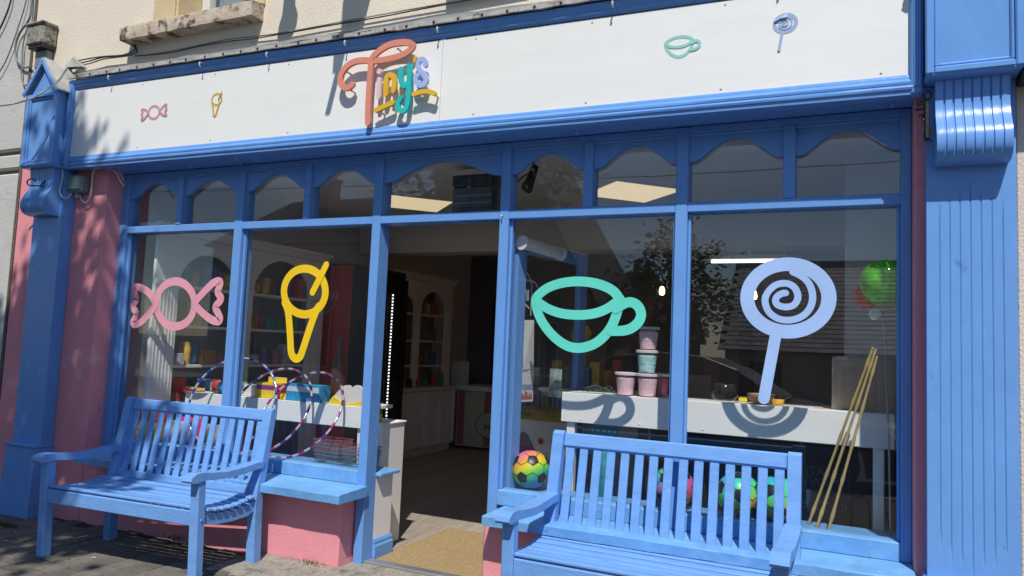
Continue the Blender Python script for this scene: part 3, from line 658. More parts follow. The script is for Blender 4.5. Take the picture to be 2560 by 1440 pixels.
# ------------------------------------------------------------------ cables, boxes, brackets on the front
mb_ = thing('cable_junction_box', 'lichen covered concrete coloured box on the wall above the left pilaster', 'junction box', tuple(at(90, 120, y=-.2)))
q0, q1 = at(62, 110, y=-.24), at(100, 62, y=-.24)
obj('case', bx(q0.x+.02, q1.x+.06, -.25, W0-.002, q0.z-.02, q1.z, b=.012), CONC, mb_); obj('lid', bx(q0.x+.01, q1.x+.07, -.262, W0-.003, q1.z, q1.z+.028, b=.01), CONC, mb_)
obj('base_flange', bx(q0.x+.03, q1.x+.05, -.235, W0-.004, q0.z-.045, q0.z-.022, b=.006), CABD, mb_); obj('lower_case', bx(q0.x+.055, q1.x+.03, -.19, W0-.004, q0.z-.19, q0.z-.047, b=.008), LEAD, mb_)
Y = -.15
def pts(ps, y=Y): return [at(a, b_, y=y) for a, b_ in ps]
cable('cable', pts([(80, -60), (78, 15), (72, 50), (48, 85), (38, 120), (42, 150), (60, 168), (80, 165)]), .008, CABG, 'thick grey cable looping left of the lichen covered box')
cable('cable', pts([(70, 60), (58, 110), (55, 160), (54, 195), (62, 213), (75, 205), (88, 180)]), .006, CABG, 'thin grey cable hanging below the lichen covered box')
cable('cable', pts([(30, -20), (25, 10), (10, 50), (-10, 90)]), .007, CABD, 'dark cable at the top left corner of the grey neighbouring wall')
cable('cable', pts([(68, -20), (62, 15), (45, 70), (20, 140), (0, 178), (-15, 200)]), .005, CABG, 'slim cable sagging down the grey neighbouring wall')
wp = [at(170, 168, y=-.37), at(160, 182, y=-.38), at(148, 200, y=-.40), at(120, 222, y=-.45), at(80, 245, y=-.50), at(40, 258, y=-.55), at(0, 264, y=-.6), at(-40, 266, y=-.65)]
cable('cable', wp, .007, CABW, 'pale cable crossing in front of the left pilaster head box')
bundle = [(170, 163), (215, 158), (260, 150), (310, 142), (340, 132)]
for k in range(3):
    cable('cable', pts([(a, b_-k*4+(3*math.sin(i*2+k))) for i, (a, b_) in enumerate(bundle)]+[(342-k*2, 122), (338-k*3, 112)], -.16-.008*k), .005, CABD if k else CABG, 'grey cables bundled on the lead flashing left of the upper window sill', group='cables on the lead flashing')
for k in range(2):
    cc = [(338, 140-k*5), (420, 128), (500, 113), (570, 100), (640, 90), (710, 80), (820, 62), (950, 38), (1050, 18), (1180, -4), (1320, -30)]
    cable('cable', pts([(a, b_+k*4+1.5*math.sin(i*1.7+k)) for i, (a, b_) in enumerate(cc)], -.150-.006*k), .0042, CABD if k else CABG, 'long thin cables clipped along the wall above the fascia', group='cables along the wall')
cr_ = MB(); a, b_, c = at(160, 168, y=-.2), at(183, 142, y=-.2), at(205, 166, y=-.2); cr_.add([a, b_, c, a+Vector((0, .05, 0)), b_+Vector((0, .05, 0)), c+Vector((0, .05, 0))], [(0, 1, 2), (3, 4, 5), (0, 1, 4, 3), (1, 2, 5, 4)])
tag(obj('slate_offcut', cr_, LEADL), 'small triangular slate offcut behind the left pilaster roof', 'slate')
jb = thing('junction_box', 'grey green plastic junction box under the left end of the fascia', 'junction box', tuple(at(185, 485, y=W0)))
p0, p1 = at(167, 482, y=-.20), at(207, 436, y=-.20)
obj('body', bx(p0.x, p1.x, -.205, W0-.002, p0.z, p1.z, b=.012), JBOX, jb); obj('lid', bx(p0.x+.006, p1.x-.006, -.214, -.206, p0.z+.02, p1.z-.006, b=.004), JBOX, jb)
for px in (173, 193): q = at(px, 486, y=-.175); obj('gland', MB().lathe([(0, -.03), (.013, -.03), (.015, 0), (.015, .01)], 10, q), JBOX, jb)
cable('cable', pts([(178, 484), (172, 492), (165, 496), (155, 492), (150, 482), (150, 470), (154, 455), (157, 440), (156, 425), (150, 416), (140, 414), (110, 416), (80, 421), (72, 420)], -.245), .0055, CABW, 'pale cable looping from the junction box over the left pilaster corbel')
cable('cable', pts([(199, 487), (204, 500), (213, 507), (222, 500), (228, 480), (230, 455), (233, 432), (243, 421), (265, 421), (285, 427), (295, 438), (299, 450), (310, 464)], -.16), .0055, CABW, 'pale cable arching from the junction box to the window post')
cable('cable', pts([(190, 425), (235, 422), (265, 418), (290, 425), (303, 437), (309, 452)], -.15), .0035, CABW, 'thin pale wire under the left end of the fascia')
hk = thing('hanging_bracket', 'twisted black iron bracket with hook on the left pilaster corbel', 'bracket', tuple(at(120, 465, y=-.33)))
obj('arm', MB().tube([at(a, b_, y=-.36+.0016*(a-70)) for a, b_ in ((76, 464), (100, 465), (125, 469), (147, 474))], .005, 6), BLACK, hk)
obj('hook', MB().tube(cat_rom([at(a, b_, y=-.37) for a, b_ in ((89, 453), (84, 448), (76, 447), (69, 452), (68, 458), (72, 463), (80, 464))], 5), .005, 6), BLACK, hk, smooth=60)
obj('twisted_stay', MB().tube(cat_rom([at(a, b_, y=-.36+.0016*(a-70)) for a, b_ in ((100, 465), (112, 453), (126, 443), (138, 434), (148, 430), (155, 432), (154, 445))], 5), [.005]*8+[.009, .004, .009, .004]+[.005]*19, 6), BLACK, hk, smooth=60)
ch = thing('chain_bracket', 'black chain and hook bracket on the side of the right pilaster corbel', 'bracket', tuple(at(2318, 300, y=-.27)))
for i, (px, py) in enumerate(((2320, 238), (2316, 262), (2304, 258), (2300, 272), (2308, 285), (2314, 296), (2318, 312), (2320, 330), (2318, 345))):
    q = at(px, py, y=-.28); ax = Matrix.Rotation(i*1.3, 3, 'Z') @ Matrix.Rotation(.5*i, 3, 'X')
    obj('link', MB().tube([q+ax @ Vector((.012*math.cos(a), 0, .018*math.sin(a))) for a in [k*math.pi/5 for k in range(10)]], .004, 5, True), BLACK, ch, smooth=60)
obj('plate', bx(.272, .290, -.30, -.25, 2.26, 2.42, b=.004), BLACK, ch)
for px, py in ((1256, 539), (605, 409), (1443, 330), (1698, 335), (2230, 258)):
    q = at(px, py, y=-.004) if py > 500 else at(px, py, z=2.494)
    tag(obj('screw_hook', MB().tube(cat_rom([q+Vector((0, .004, 0)), q+Vector((0, -.012, 0)), q+Vector((0, -.016, -.010)), q+Vector((0, -.006, -.016))], 4), .0035, 6), PVC, smooth=60), 'small pale screw hook fixed to the blue shopfront timber', 'hook', 'screw hooks on the shopfront')
# projecting sign blade and lamp above the frame (their shadows fall on the fascia)
bs = thing('projecting_sign', 'blade sign on a bracket projecting from the cream wall above the fascia', 'sign', (-2.72, -.5, 3.7))
tip = at(818, 300, y=-.235); k_ = .64; cx = tip.x+.4*k_; cz = tip.z+1.6*k_
obj('blade', MB().prism([(-.16, cz+.13), (-.80, cz+.13), (-.80, cz+.80), (-.16, cz+.80)], cx-.012, cx+.012, 'x'), BLUE, bs)
obj('pole', MB().tube([(cx, W0+.005, cz+.14), (cx, -.875, cz)], .02, 8), BLACK, bs, smooth=60); obj('wall_plate', bx(cx-.03, cx+.03, W0-.012, W0+.001, cz+.05, cz+.85, b=.003), BLACK, bs)
lp = thing('wall_lamp', 'floodlight on a wall arm above the fascia beside the upper window', 'lamp', (-3.0, -.4, 3.9))
tp2 = at(718, 75, y=W0); k2 = .35; lx, ly, lz = tp2.x+.4*k2, W0-k2, tp2.z+1.6*k2
obj('arm', MB().tube(cat_rom([(lx+.75, W0, lz+.32), (lx+.55, ly, lz+.34), (lx+.2, ly, lz+.33), (lx+.02, ly, lz+.30), (lx, ly, lz+.15)], 5), .014, 6), BLACK, lp, smooth=60)
obj('head', MB().lathe([(0, .26), (.03, .26), (.045, .22), (.05, .10), (.075, .02), (.075, 0), (0, 0)], 12, (lx, ly, lz)), BLACK, lp, smooth=40)
# ------------------------------------------------------------------ shop interior: shell
ZC = 2.60
struct('interior_wall_left', bx(-5.1, -4.98, .25, 6.0, -.1, ZC+.05), WALLI)
bw = struct('interior_wall_back', bx(-5.1, 2.0, 5.6, 5.75, -.1, ZC+.05), NAVYW)
for i in range(9):
    obj('painted_stripe', bx(-4.6+i*.42, -4.42+i*.42, 5.59, 5.601, 0, 2.05-.0*i, b=.003), STRIPE1 if i % 2 else mat('blue_stripe', (.035, .05, .10), .8), bw, world=False)
struct('interior_wall_right', bx(1.9, 2.0, .2, 5.75, -.1, ZC+.05), WALLI)
struct('interior_wall_front', bx(.60, 2.0, .25, .35, -.1, ZC+.05), WALLI)
pr0 = at(2112, 700, y=1.15); struct('interior_partition', bx(pr0.x, 1.95, 1.15, 1.25, 0, ZC+.02, b=.004), WALLI)
ce = struct('ceiling', bx(-5.05, 1.95, .10, 5.7, ZC, ZC+.03), CEIL)
obj('bulkhead_beam', bx(-5.0, 1.9, .12, .34, 2.44, ZC+.01, b=.004), CEIL, ce, world=False)
obj('bulkhead_beam', bx(-4.95, 1.9, 2.9, 3.15, 2.28, ZC+.01, b=.004), CEIL, ce, world=False)
fl = struct('interior_floor', bx(-5.1, 2.0, .098, 5.7, -.2, -.014), mat('floor_gap', (.03, .025, .02), .9))
k = 0; pm = {}
for i in range(34):
    x0 = -5.0+i*.19
    for j in range(-1, 5):
        y0 = .10+j*1.25+(i*.43) % 1.25; y1 = y0+1.247; y0 = max(.10, y0); y1 = min(5.6, y1)
        if y1-y0 < .05 or x0 > 1.2: continue
        key = round(y1-y0, 3)
        o_ = obj('floor_plank', bx(0, .1875, 0, y1-y0, -.012, 0, b=.0015), FLOORM, fl, world=False) if key not in pm else bpy.data.objects.new('floor_plank', pm[key])
        if key not in pm: pm[key] = o_.data
        else: COL.objects.link(o_); o_.parent = fl
        o_.location = (x0, y0, -.0015)
mt = MB(); NXm, NYm = 22, 26
for i in range(NXm+1):
    for j in range(NYm+1):
        x = -2.625+i*.80/NXm; y = .100+j*.94/NYm+(.03*(x+2.6) if j == NYm else 0)
        mt.v.append(Vector((x, y, .012+.0025*noise.noise((x*17, y*17, 3)))))
mt.f = [(i*(NYm+1)+j, (i+1)*(NYm+1)+j, (i+1)*(NYm+1)+j+1, i*(NYm+1)+j+1) for i in range(NXm) for j in range(NYm)]; mt.m = [0]*len(mt.f)
mt.box(-2.625, -1.825, .1, 1.035, 0, .0105)
tag(obj('door_mat', mt, COIR), 'tan coir mat filling the shop doorway', 'mat')
# window boards, white bulkhead ends beside the door
def board(x0, x1, side):
    t = thing('window_board', 'blue inner window board on a white dwarf wall %s of the door' % side, 'window ledge', ((x0+x1)/2, .2, .5))
    obj('board', bx(x0, x1, .105, .325, .502, .526, b=.006), BLUES, t); return t
wb = board(-4.97, -2.598, 'left'); obj('dwarf_wall', bx(-4.97, -2.636, .112, .300, 0, .50, b=.003), WHT, wb)
sk = MB().prism([(-2.6355, .0), (-2.6355, .128), (-2.630, .128), (-2.622, .112), (-2.622, .095), (-2.614, .085), (-2.614, .0)], .112, .304); obj('skirting', sk, BLUE, wb)
wb2 = board(-1.85, .2, 'right'); obj('dwarf_wall', bx(-1.82, .2, .112, .300, 0, .50, b=.003), WHT, wb2)
pd_ = at(952, 1100, y=.33); pd = thing('white_pedestal', 'white box pedestal just inside the door on the left', 'pedestal', (pd_.x, .4, 0))
obj('body', bx(pd_.x-.16, pd_.x+.004, .33, .60, 0, at(950, 1058, y=.33).z-.012, b=.004), WHT, pd); obj('top', bx(pd_.x-.17, pd_.x+.012, .322, .61, at(950, 1058, y=.33).z-.012, at(950, 1058, y=.33).z, b=.003), WHT, pd)
def bottle(name, loc, h, r, m, capm, label):
    t = thing(name, label, 'bottle', loc); x, y, z = loc
    obj('body', MB().lathe([(0, 0), (r, .005), (r, h*.48), (r*.9, h*.58), (r*.42, h*.76), (r*.38, h*.90)], 16, loc), m, t, smooth=50)
    obj('label_band', MB().lathe([(r*1.02, h*.12), (r*1.02, h*.42)], 16, loc), capm, t, smooth=50); obj('cap', MB().lathe([(r*.45, h*.88), (r*.45, h), (0, h)], 12, loc), capm, t, smooth=50); return t
AMB = mat('amber_glass', (.35, .19, .03), .15, .1); YLW = plain('yellow_card', (.78, .52, .03), .5); REDC = plain('red_card', (.45, .03, .025), .5); DKB = mat('dark_brown_bottle', (.10, .035, .02), .15, .2)
q = at(943, 1046, y=.40); bottle('sauce_bottle', (q.x+.01, .40, at(950, 1058, y=.33).z), .115, .026, AMB, YLW, 'small amber bottle with yellow cap on the white pedestal')
# white display shelves behind the glass
def disp(name, x0, x1, z0, z1, legs, label):
    t = thing(name, label, 'shelf', ((x0+x1)/2, .5, 0))
    obj('front_board', bx(x0, x1, .385, .405, z0, z1, b=.003), SHELFW, t); obj('top', bx(x0+.002, x1-.002, .406, .74, z1-.026, z1-.002, b=.003), SHELFW, t)
    for lx in legs: obj('leg', bx(lx, lx+.05, .408, .455, 0, z0+.05, b=.003), SHELFW, t)
    for i in range(int((x1-x0)/.35)): obj('screw_cap', MB().lathe([(0, 0), (.007, 0), (.005, -.003), (0, -.003)], 8, (x0+.12+i*.35, .385, z0+.022), Matrix.Rotation(RAD(-90), 4, 'X')), SHELFW, t)
    return t
ZL, ZR = .885, 1.077
disp('display_shelf', -4.60, -2.955, .742, ZL, (-4.5, -3.9, -3.01), 'white display shelf behind the glass left of the door')
disp('display_shelf', -1.548, .195, .905, ZR, (-1.52, .1), 'white display shelf behind the glass right of the door')
# ------------------------------------------------------------------ shelving along the left wall
def unit(y0, y1, bays_, label, base):
    t = thing('arched_shelving', label, 'shelving', (-4.85, (y0+y1)/2, 0)); XF = -4.70; zt = 2.07
    z0 = .80 if base else .10
    out = [(y0, z0), (y1, z0), (y1, zt), (y0, zt)]
    edges = [y0]+[v for b_ in bays_ for v in b_]+[y1]
    for i in range(0, len(edges), 2): obj('pilaster_strip', bx(XF-.03, XF, edges[i], edges[i+1], z0, zt, b=.003), WHT, t)
    for i in range(0, len(edges), 2):
        n = max(2, int((edges[i+1]-edges[i])/.03))
        for k in range(1, n): yy = edges[i]+(edges[i+1]-edges[i])*k/n; obj('flute', bx(XF, XF+.003, yy-.005, yy+.005, z0+.15, 1.66, b=.002), WHT, t)
        obj('capital', bx(XF, XF+.015, edges[i], edges[i+1], 1.69, 1.72, b=.003), WHT, t)
    for a, b_ in bays_:
        c = (a+b_)/2; r = (b_-a)/2; arc = [(c-r*math.cos(math.pi*k/18), 1.70+r*.88*math.sin(math.pi*k/18)) for k in range(19)]
        obj('arch_board', MB().prism([(a, zt)]+arc+[(b_, zt)], XF-.028, XF-.002, 'x'), WHT, t)
        for z in ((.80, 1.08, 1.39, 1.70) if not base else (1.06, 1.36, 1.68)): obj('shelf', bx(-4.97, XF-.03, a-.02, b_+.02, z-.022, z, b=.002), WHT, t)
    obj('back', bx(-4.978, -4.968, y0+.01, y1-.01, z0, zt), mat('shelf_back_grey', (.30, .30, .31), .7), t)
    co = [(XF-.02, zt), (XF+.01, zt+.01), (XF+.03, zt+.04), (XF+.06, zt+.06), (XF+.06, zt+.08), (XF-.02, zt+.08)]
    obj('cornice', MB().prism(co, y0-.02, y1+.02), WHT, t, smooth=35)
    obj('top', bx(-4.975, XF-.02, y0, y1, zt+.05, zt+.078), WHT, t)
    if base:
        obj('cupboard', bx(-4.97, -4.62, y0, y1, .08, .76, b=.003), WHT, t); obj('counter_top', bx(-4.972, -4.58, y0-.01, y1+.01, .762, .80, b=.004), WHT, t); obj('plinth', bx(-4.96, -4.65, y0+.02, y1-.02, 0, .08), WHT, t)
        for k in range(4):
            a = y0+(y1-y0)*k/4; d = obj('cupboard_door', bx(-4.62, -4.60, a+.006, a+(y1-y0)/4-.006, .10, .75, b=.003), WHT, t)
            e0, e1 = a+.006, a+(y1-y0)/4-.006
            obj('door_stile', bx(-4.60, -4.592, e0, e0+.05, .10, .75, b=.002), WHT, d); obj('door_stile', bx(-4.60, -4.592, e1-.05, e1, .10, .75, b=.002), WHT, d)
    return t
U1 = [(.34, .93), (1.12, 1.84)]; U2 = [(3.30, 3.72), (3.86, 4.46)]
unit(.12, 2.06, U1, 'white shelving with two arched bays seen through the left windows', False)
unit(3.22, 4.62, U2, 'white arched shelving over cupboards seen through the open doorway', True)
PAL = [plain('sweet_%d' % i, c, .45, scale=18, var=.35) for i, c in enumerate(((.42, .05, .04), (.05, .13, .32), (.55, .36, .05), (.05, .20, .20), (.08, .24, .08), (.40, .12, .20), (.35, .18, .06), (.50, .48, .45), (.16, .08, .20), (.03, .04, .07)))]
PACK = {}
def packet(shape, wd, hh, dp, m):
    key = (shape, wd, hh, dp, m.name)
    if key not in PACK:
        mb = MB()
        if shape == 0: mb.box(-dp/2, dp/2, -wd/2, wd/2, 0, hh, b=.004)
        elif shape == 1:                                   # pillow bag
            n = 7
            for i in range(n+1):
                for j in range(5):
                    u, v = i/n, j/4; bulge = math.sin(math.pi*u)**.6*math.sin(math.pi*v)**.6
                    mb.v.append(Vector((dp*.5*bulge, (v-.5)*wd, u*hh)))
            k0 = len(mb.v)
            for v in list(mb.v): mb.v.append(Vector((-v.x, v.y, v.z)))
            mb.f = [(i*5+j, (i+1)*5+j, (i+1)*5+j+1, i*5+j+1) for i in range(n) for j in range(4)]; mb.f += [tuple(k0+q for q in reversed(f)) for f in mb.f]; mb.m = [0]*len(mb.f)
        else: mb.lathe([(0, 0), (wd*.45, 0), (wd*.48, hh*.75), (wd*.40, hh*.8), (wd*.42, hh), (0, hh)], 12)
        o = obj('p', mb, m, smooth=50 if shape else None); PACK[key] = o.data; bpy.data.objects.remove(o)
    return PACK[key]
def place(name, shape, wd, hh, dp, m, loc, rz, label, cat, group=None):
    o = bpy.data.objects.new(name, packet(shape, wd, hh, dp, m)); COL.objects.link(o); o.location = loc; o.rotation_euler.z = rz
    return tag(o, label, cat, group)
NMS = ['sweet_box', 'sweet_bag', 'sweet_jar']; ORD = ['lowest', 'second', 'third', 'top']
def stock(bays_, shelves, un, xc, per):
    for bi, (a, b_) in enumerate(bays_):
        for si, z in enumerate(shelves):
            y = a+.05
            while y < b_-.06:
                sh = random.choice((0, 0, 1, 1, 2)); wd = random.choice((.07, .09, .11, .13)); hh = random.choice((.09, .12, .15, .18))
                place(NMS[sh], sh, wd, hh, .09, random.choice(PAL), (xc+random.uniform(-.02, .02), y+wd/2, z), random.uniform(-.15, .15),
                      'packaged sweets on the %s shelf of the %s bay, %s' % (ORD[si], ('nearer', 'farther')[bi], un), 'sweets', 'sweets in %s, bay %d shelf %d' % (un, bi+1, si+1)); y += wd+per
stock(U1, (.80, 1.08, 1.39, 1.70), 'left window shelving', -4.78, .012); stock(U2, (1.06, 1.36, 1.68), 'shelving seen through the doorway', -4.80, .03)
for k in range(7): place('sweet_jar', 2, .08, random.choice((.10, .13, .16)), .08, random.choice(PAL), (-4.70, 3.32+k*.18, .80), 0, 'jars and tins on the counter of the doorway shelving', 'jar', 'jars on the far counter')
# ------------------------------------------------------------------ red drinks fridge with led strip
fr = thing('drinks_fridge', 'tall red sided drinks fridge with lit edge strip beyond the ice cream sticker', 'fridge', (-4.6, 2.6, 0))
FX = at(886, 800, y=2.15).x; FY = 3.10; REDP = plain('red_fridge_panel', (.55, .03, .03), .35); FBK = plain('black_fridge_trim', (.012, .012, .014), .35)
obj('cabinet', bx(-4.96, FX-.05, 2.16, FY, .02, 2.08, b=.006), FBK, fr); obj('side_panel', bx(-4.95, FX-.052, 2.148, 2.159, .06, 2.06, b=.003), REDP, fr)
gd_ = obj('glass_door', bx(FX-.049, FX-.03, 2.18, FY-.02, .12, 1.98), GLASS2, fr); obj('door_frame', bx(FX-.05, FX-.02, FY-.05, FY+.01, .1, 2.0, b=.003), FBK, gd_); obj('door_frame', bx(FX-.05, FX-.02, 2.15, 2.20, .1, 2.0, b=.003), FBK, gd_); obj('door_frame', bx(FX-.05, FX-.02, 2.20, FY-.05, 1.9, 2.0, b=.003), FBK, gd_)
cc = at(800, 735, y=2.146); ring = [(cc.x+.21*math.cos(i*math.pi/24), cc.z+.21*math.sin(i*math.pi/24)) for i in range(48)]
obj('logo_ring', stroke(MB(), ring, .004, 2.1455, closed=True), plain('pale_print', (.55, .50, .46), .5), fr, recalc=False)
obj('logo_lettering', text_mb('Coca-Cola', .125, at(790, 738, y=2.1455), (1, 0, 0), (0, 0, 1), shear=.35), MATS['pale_print'], fr, recalc=False)
LEDM = plain('white_led', (1, 1, .98), .5, emit=1.8)
LX = FX-.010; l0, l1 = at(982, 738, x=LX), at(962, 1056, x=LX); ly = l0.y; ls = MB(); l1 = Vector((LX, ly, l1.z))
for k in range(40): p = Vector((LX, ly, l0.z+(l1.z-l0.z)*k/39)); ls.box(LX, LX+.006, ly-.009, ly+.009, p.z-.007, p.z+.007)
lt = thing('led_strip', 'vertical strip of white led dots just inside the open doorway', 'light strip', (LX, ly, l1.z)); obj('strip', bx(LX-.008, LX-.001, ly-.012, ly+.012, l1.z-.02, l0.z+.02), FBK, lt); tag(obj('diodes', ls, LEDM, lt), kind='stuff')
q = at(833, 1000, y=.62); bottle('giant_bottle', (q.x, .66, ZL), 0.46, .052, DKB, DKB, 'large dark glass bottle behind the left display shelf goods')
# striped sweet cart at the back
sc_ = thing('striped_counter', 'pink and cream striped counter front with oval badge at the back of the shop', 'counter', (-4, 5, 0))
CREAMS = plain('cream_stripe', (.55, .53, .40), .6); PINKS = plain('pink_stripe', (.46, .14, .17), .6)
obj('top', bx(-4.68, -3.2, 4.74, 5.4, .74, .80, b=.004), WHT, sc_); obj('body', bx(-4.66, -3.22, 4.78, 5.38, .03, .74), CREAMS, sc_)
for k in range(8): obj('stripe', bx(-4.63+k*.19, -4.54+k*.19, 4.772, 4.779, .05, .73), PINKS if k % 2 == 0 else CREAMS, sc_)
oc = at(1228, 1064, y=4.765); ov = [(oc.x+.22*math.cos(i*math.pi/24), oc.z+.17*math.sin(i*math.pi/24)) for i in range(48)]
ob = obj('oval_badge', MB().prism(ov, 4.762, 4.771), CREAMS, sc_); obj('badge_ring', stroke(MB(), ov, .008, 4.7595, closed=True), BLACK, ob, recalc=False, world=True)
obj('badge_lettering', text_mb('M', .12, at(1218, 1071, y=4.7605), (1, 0, 0), (0, 0, 1)), BLACK, ob, recalc=False); obj('badge_lettering', text_mb('N!', .12, at(1266, 1076, y=4.7605), (1, 0, 0), (0, 0, 1)), BLACK, ob, recalc=False)
ts = thing('till_screen', 'grey back of a till screen on the striped counter', 'till', (-4.4, 4.9, .8)); a = at(1150, 935, y=4.9)
obj('screen', bx(a.x-.13, a.x+.13, 4.88, 4.91, a.z-.15, a.z+.17, b=.006), WALLI, ts); obj('stand', bx(a.x-.03, a.x+.03, 4.9, 4.96, .80, a.z, b=.004), FBK, ts)
# ------------------------------------------------------------------ ceiling lights, heater, pendants
PANL = mat('warm_led_panel', (.80, .64, .40), .5, .02, emit=.85)
for (px, py, lab) in ((1538, 453, 'square ceiling light panel seen through the fanlights above the teacup'), (970, 485, 'square ceiling light panel seen through the doorway fanlight')):
    p = at(px, py, z=ZC-.012); q_ = at(px+(77 if px > 1000 else 123), py+(52 if px > 1000 else 46), z=ZC-.012); c = (p+q_)/2
    t = thing('ceiling_panel_light', lab, 'light', (c.x, c.y, ZC)); M = Matrix.Translation((c.x, c.y, ZC)) @ Matrix.Rotation(RAD(45), 4, 'Z')
    obj('frame', MB().box(-.30, .30, -.30, .30, -.014, -.001, b=.003, M=M), WHT, t); obj('diffuser', MB().box(-.285, .285, -.285, .285, -.0165, -.0145, M=M), PANL, t)
ht = thing('bar_heater', 'dark radiant bar heater hung in the doorway fanlight', 'heater', (-2.0, .35, 2.2)); HM = plain('graphite_heater', (.045, .055, .06), .4)
hy = .22; h0, h1 = at(1125, 532, y=hy), at(1240, 430, y=hy)
obj('case', bx(h0.x, h1.x, hy+.02, hy+.12, h0.z, h1.z, b=.012), HM, ht); obj('top_cover', bx(h0.x+.004, h1.x-.004, hy-.002, hy+.02, h1.z-.075, h1.z-.004, b=.008), HM, ht)
for k in range(2): obj('element', MB().tube([(h0.x+.02, hy+.012, h0.z+.06+k*.045), (h1.x-.03, hy+.012, h0.z+.06+k*.045)], .008, 8), plain('pale_heater_tube', (.35, .42, .47), .3), ht, smooth=60)
n = 30
for k in range(n): x = h0.x+.015+(h1.x-h0.x-.04)*k/(n-1); obj('grille_wire', MB().tube([(x, hy-.002, h0.z+.03), (x, hy-.002, h1.z-.09)], .0018, 4), plain('steel_wire', (.30, .34, .36), .35, metal=.6), ht)
obj('lower_rail', bx(h0.x+.01, h1.x-.01, hy-.006, hy+.01, h0.z+.008, h0.z+.03, b=.004), HM, ht)
cable('heater_flex', [at(a, b_, y=.25) for a, b_ in ((1245, 470), (1270, 462), (1292, 455), (1310, 440), (1325, 430), (1335, 405), (1340, 380))], .005, CABD, 'black heater flex running along the inside of the fanlight')
cl = MB()
for k in range(4): cl.tube(cat_rom([at(a+k*3, b_+k*2, y=.26-.01*k) for a, b_ in ((1333, 408), (1318, 445), (1306, 462), (1308, 474), (1318, 474), (1324, 455), (1336, 410))], 4), .0045, 5)
tag(obj('coiled_flex', cl, CABD, smooth=60), 'coiled black flex hanging inside the fanlight right of the doorway', 'cable')
BULB = mat('glowing_bulb', (1, .50, .14), .5, .01, emit=14)
for px, py, lab in ((1444, 745, 'left pendant bulb glowing inside the teacup sticker'), (1655, 727, 'middle pendant bulb glowing right of the teacup sticker'), (1885, 738, 'right pendant bulb glowing inside the lollipop ring')):
    p = at(px, py, y=3.9); t = thing('pendant_bulb', lab, 'lamp', tuple(p), 'pendant bulbs'); obj('bulb', MB().lathe([(0, -.045), (.02, -.042), (.03, -.02), (.026, .02), (.014, .045)], 10, p), BULB, t, smooth=60)
    obj('holder', MB().lathe([(.016, .045), (.018, .10), (0, .10)], 10, p), FBK, t); obj('flex', MB().tube([p+Vector((0, 0, .1)), (p.x, p.y, ZC)], .004, 5), FBK, t)
p = at(1885, 653, y=3.6); t = thing('strip_light', 'white fluorescent strip light glowing above the lollipop sticker', 'light', tuple(p))
obj('tube', MB().tube([(p.x-.40, 3.6, p.z), (p.x+.28, 3.6, p.z)], .014, 8), plain('lit_tube', (1, .97, .90), .5, emit=3.0), t); obj('batten', bx(p.x-.42, p.x+.30, 3.57, 3.63, p.z+.02, p.z+.06, b=.004), WHT, t); obj('rod', bx(p.x-.05, p.x-.03, 3.59, 3.61, p.z+.06, ZC), WHT, t)
# ------------------------------------------------------------------ open door
dr = thing('open_door', 'open blue glazed shop door folded back inside the doorway', 'door', (-1.77, .12, 0)); A = Vector((-1.765, .125, 0)); ang = RAD(79); dv = Vector((math.cos(ang), math.sin(ang), 0)); nv = Vector((math.sin(ang), -math.cos(ang), 0)); DW = .80
def dslab(name, s0, s1, z0, z1, m, th=.042, b=.004, par=dr, off=0):
    M = Matrix(((dv.x, nv.x, 0, A.x), (dv.y, nv.y, 0, A.y), (0, 0, 1, 0), (0, 0, 0, 1))); return obj(name, MB().box(s0, s1, -th/2+off, th/2+off, z0, z1, b=b, M=M), m, par)
dslab('stile', 0, .09, .01, 1.96, BLUE); dslab('stile', DW-.09, DW, .01, 1.96, BLUE); dslab('rail', .091, DW-.091, 1.88, 1.959, BLUE); dslab('rail', .091, DW-.091, .011, .30, BLUE)
dslab('pane', .091, DW-.091, .301, 1.879, GLASS, .006, 0); 
dslab('handle', DW-.07, DW-.02, 1.02, 1.05, ALU, .012, .003, off=.05)
DP = lambda s, z, o=.012: A+dv*s+nv*o+Vector((0, 0, z))
def dart(pts_, wd, par, m, name):
    mb = MB(); P = [Vector(p) for p in crp(pts_, 4)]
    stroke(mb, [(p.x, p.y) for p in P], wd, 0)
    for v in mb.v: v.xyz = DP(v.x, v.z)
    return obj(name, mb, m, par, recalc=False)
VW = plain('pale_grey_vinyl', (.50, .52, .53), .6)
vs = thing('door_lettering', 'mirrored pale Tiny\'s lettering on the glass of the open door', 'lettering', tuple(DP(.3, 1.5)))
def dps(px, py):                                       # photo point -> door coordinates
    d = fw+rt*((px-1280)/F_PX)-up*((py-720)/F_PX); t_ = (A-CAM).dot(nv)/d.dot(nv); X = CAM+d*t_-A; return (X.dot(dv), X.z)
for nm, ps in (('letter_t', [(232, 455), (215, 425), (185, 410), (150, 405), (130, 385), (122, 360), (140, 348), (160, 362), (175, 395), (188, 430)]), ('letter_t', [(188, 430), (186, 520), (180, 655)]), ('letter_i', [(163, 480), (162, 548)]), ('letter_n', [(153, 548), (151, 490), (143, 480), (136, 490), (135, 543)]),
               ('letter_y', [(128, 470), (127, 520), (121, 530), (115, 518)]), ('letter_y', [(112, 465), (119, 560), (125, 600), (133, 610), (138, 590)]), ('letter_s', [(105, 415), (96, 430), (105, 452), (100, 480), (91, 488)]), ('underline', [(143, 578), (168, 606)]), ('underline', [(88, 533), (106, 546)])):
    dart([dps(1260+u/2.88, 560+v/2.88) for u, v in ps], .011, vs, VW, nm)
PAPER = plain('white_paper', (.62, .61, .58), .7, var=.1, scale=14)
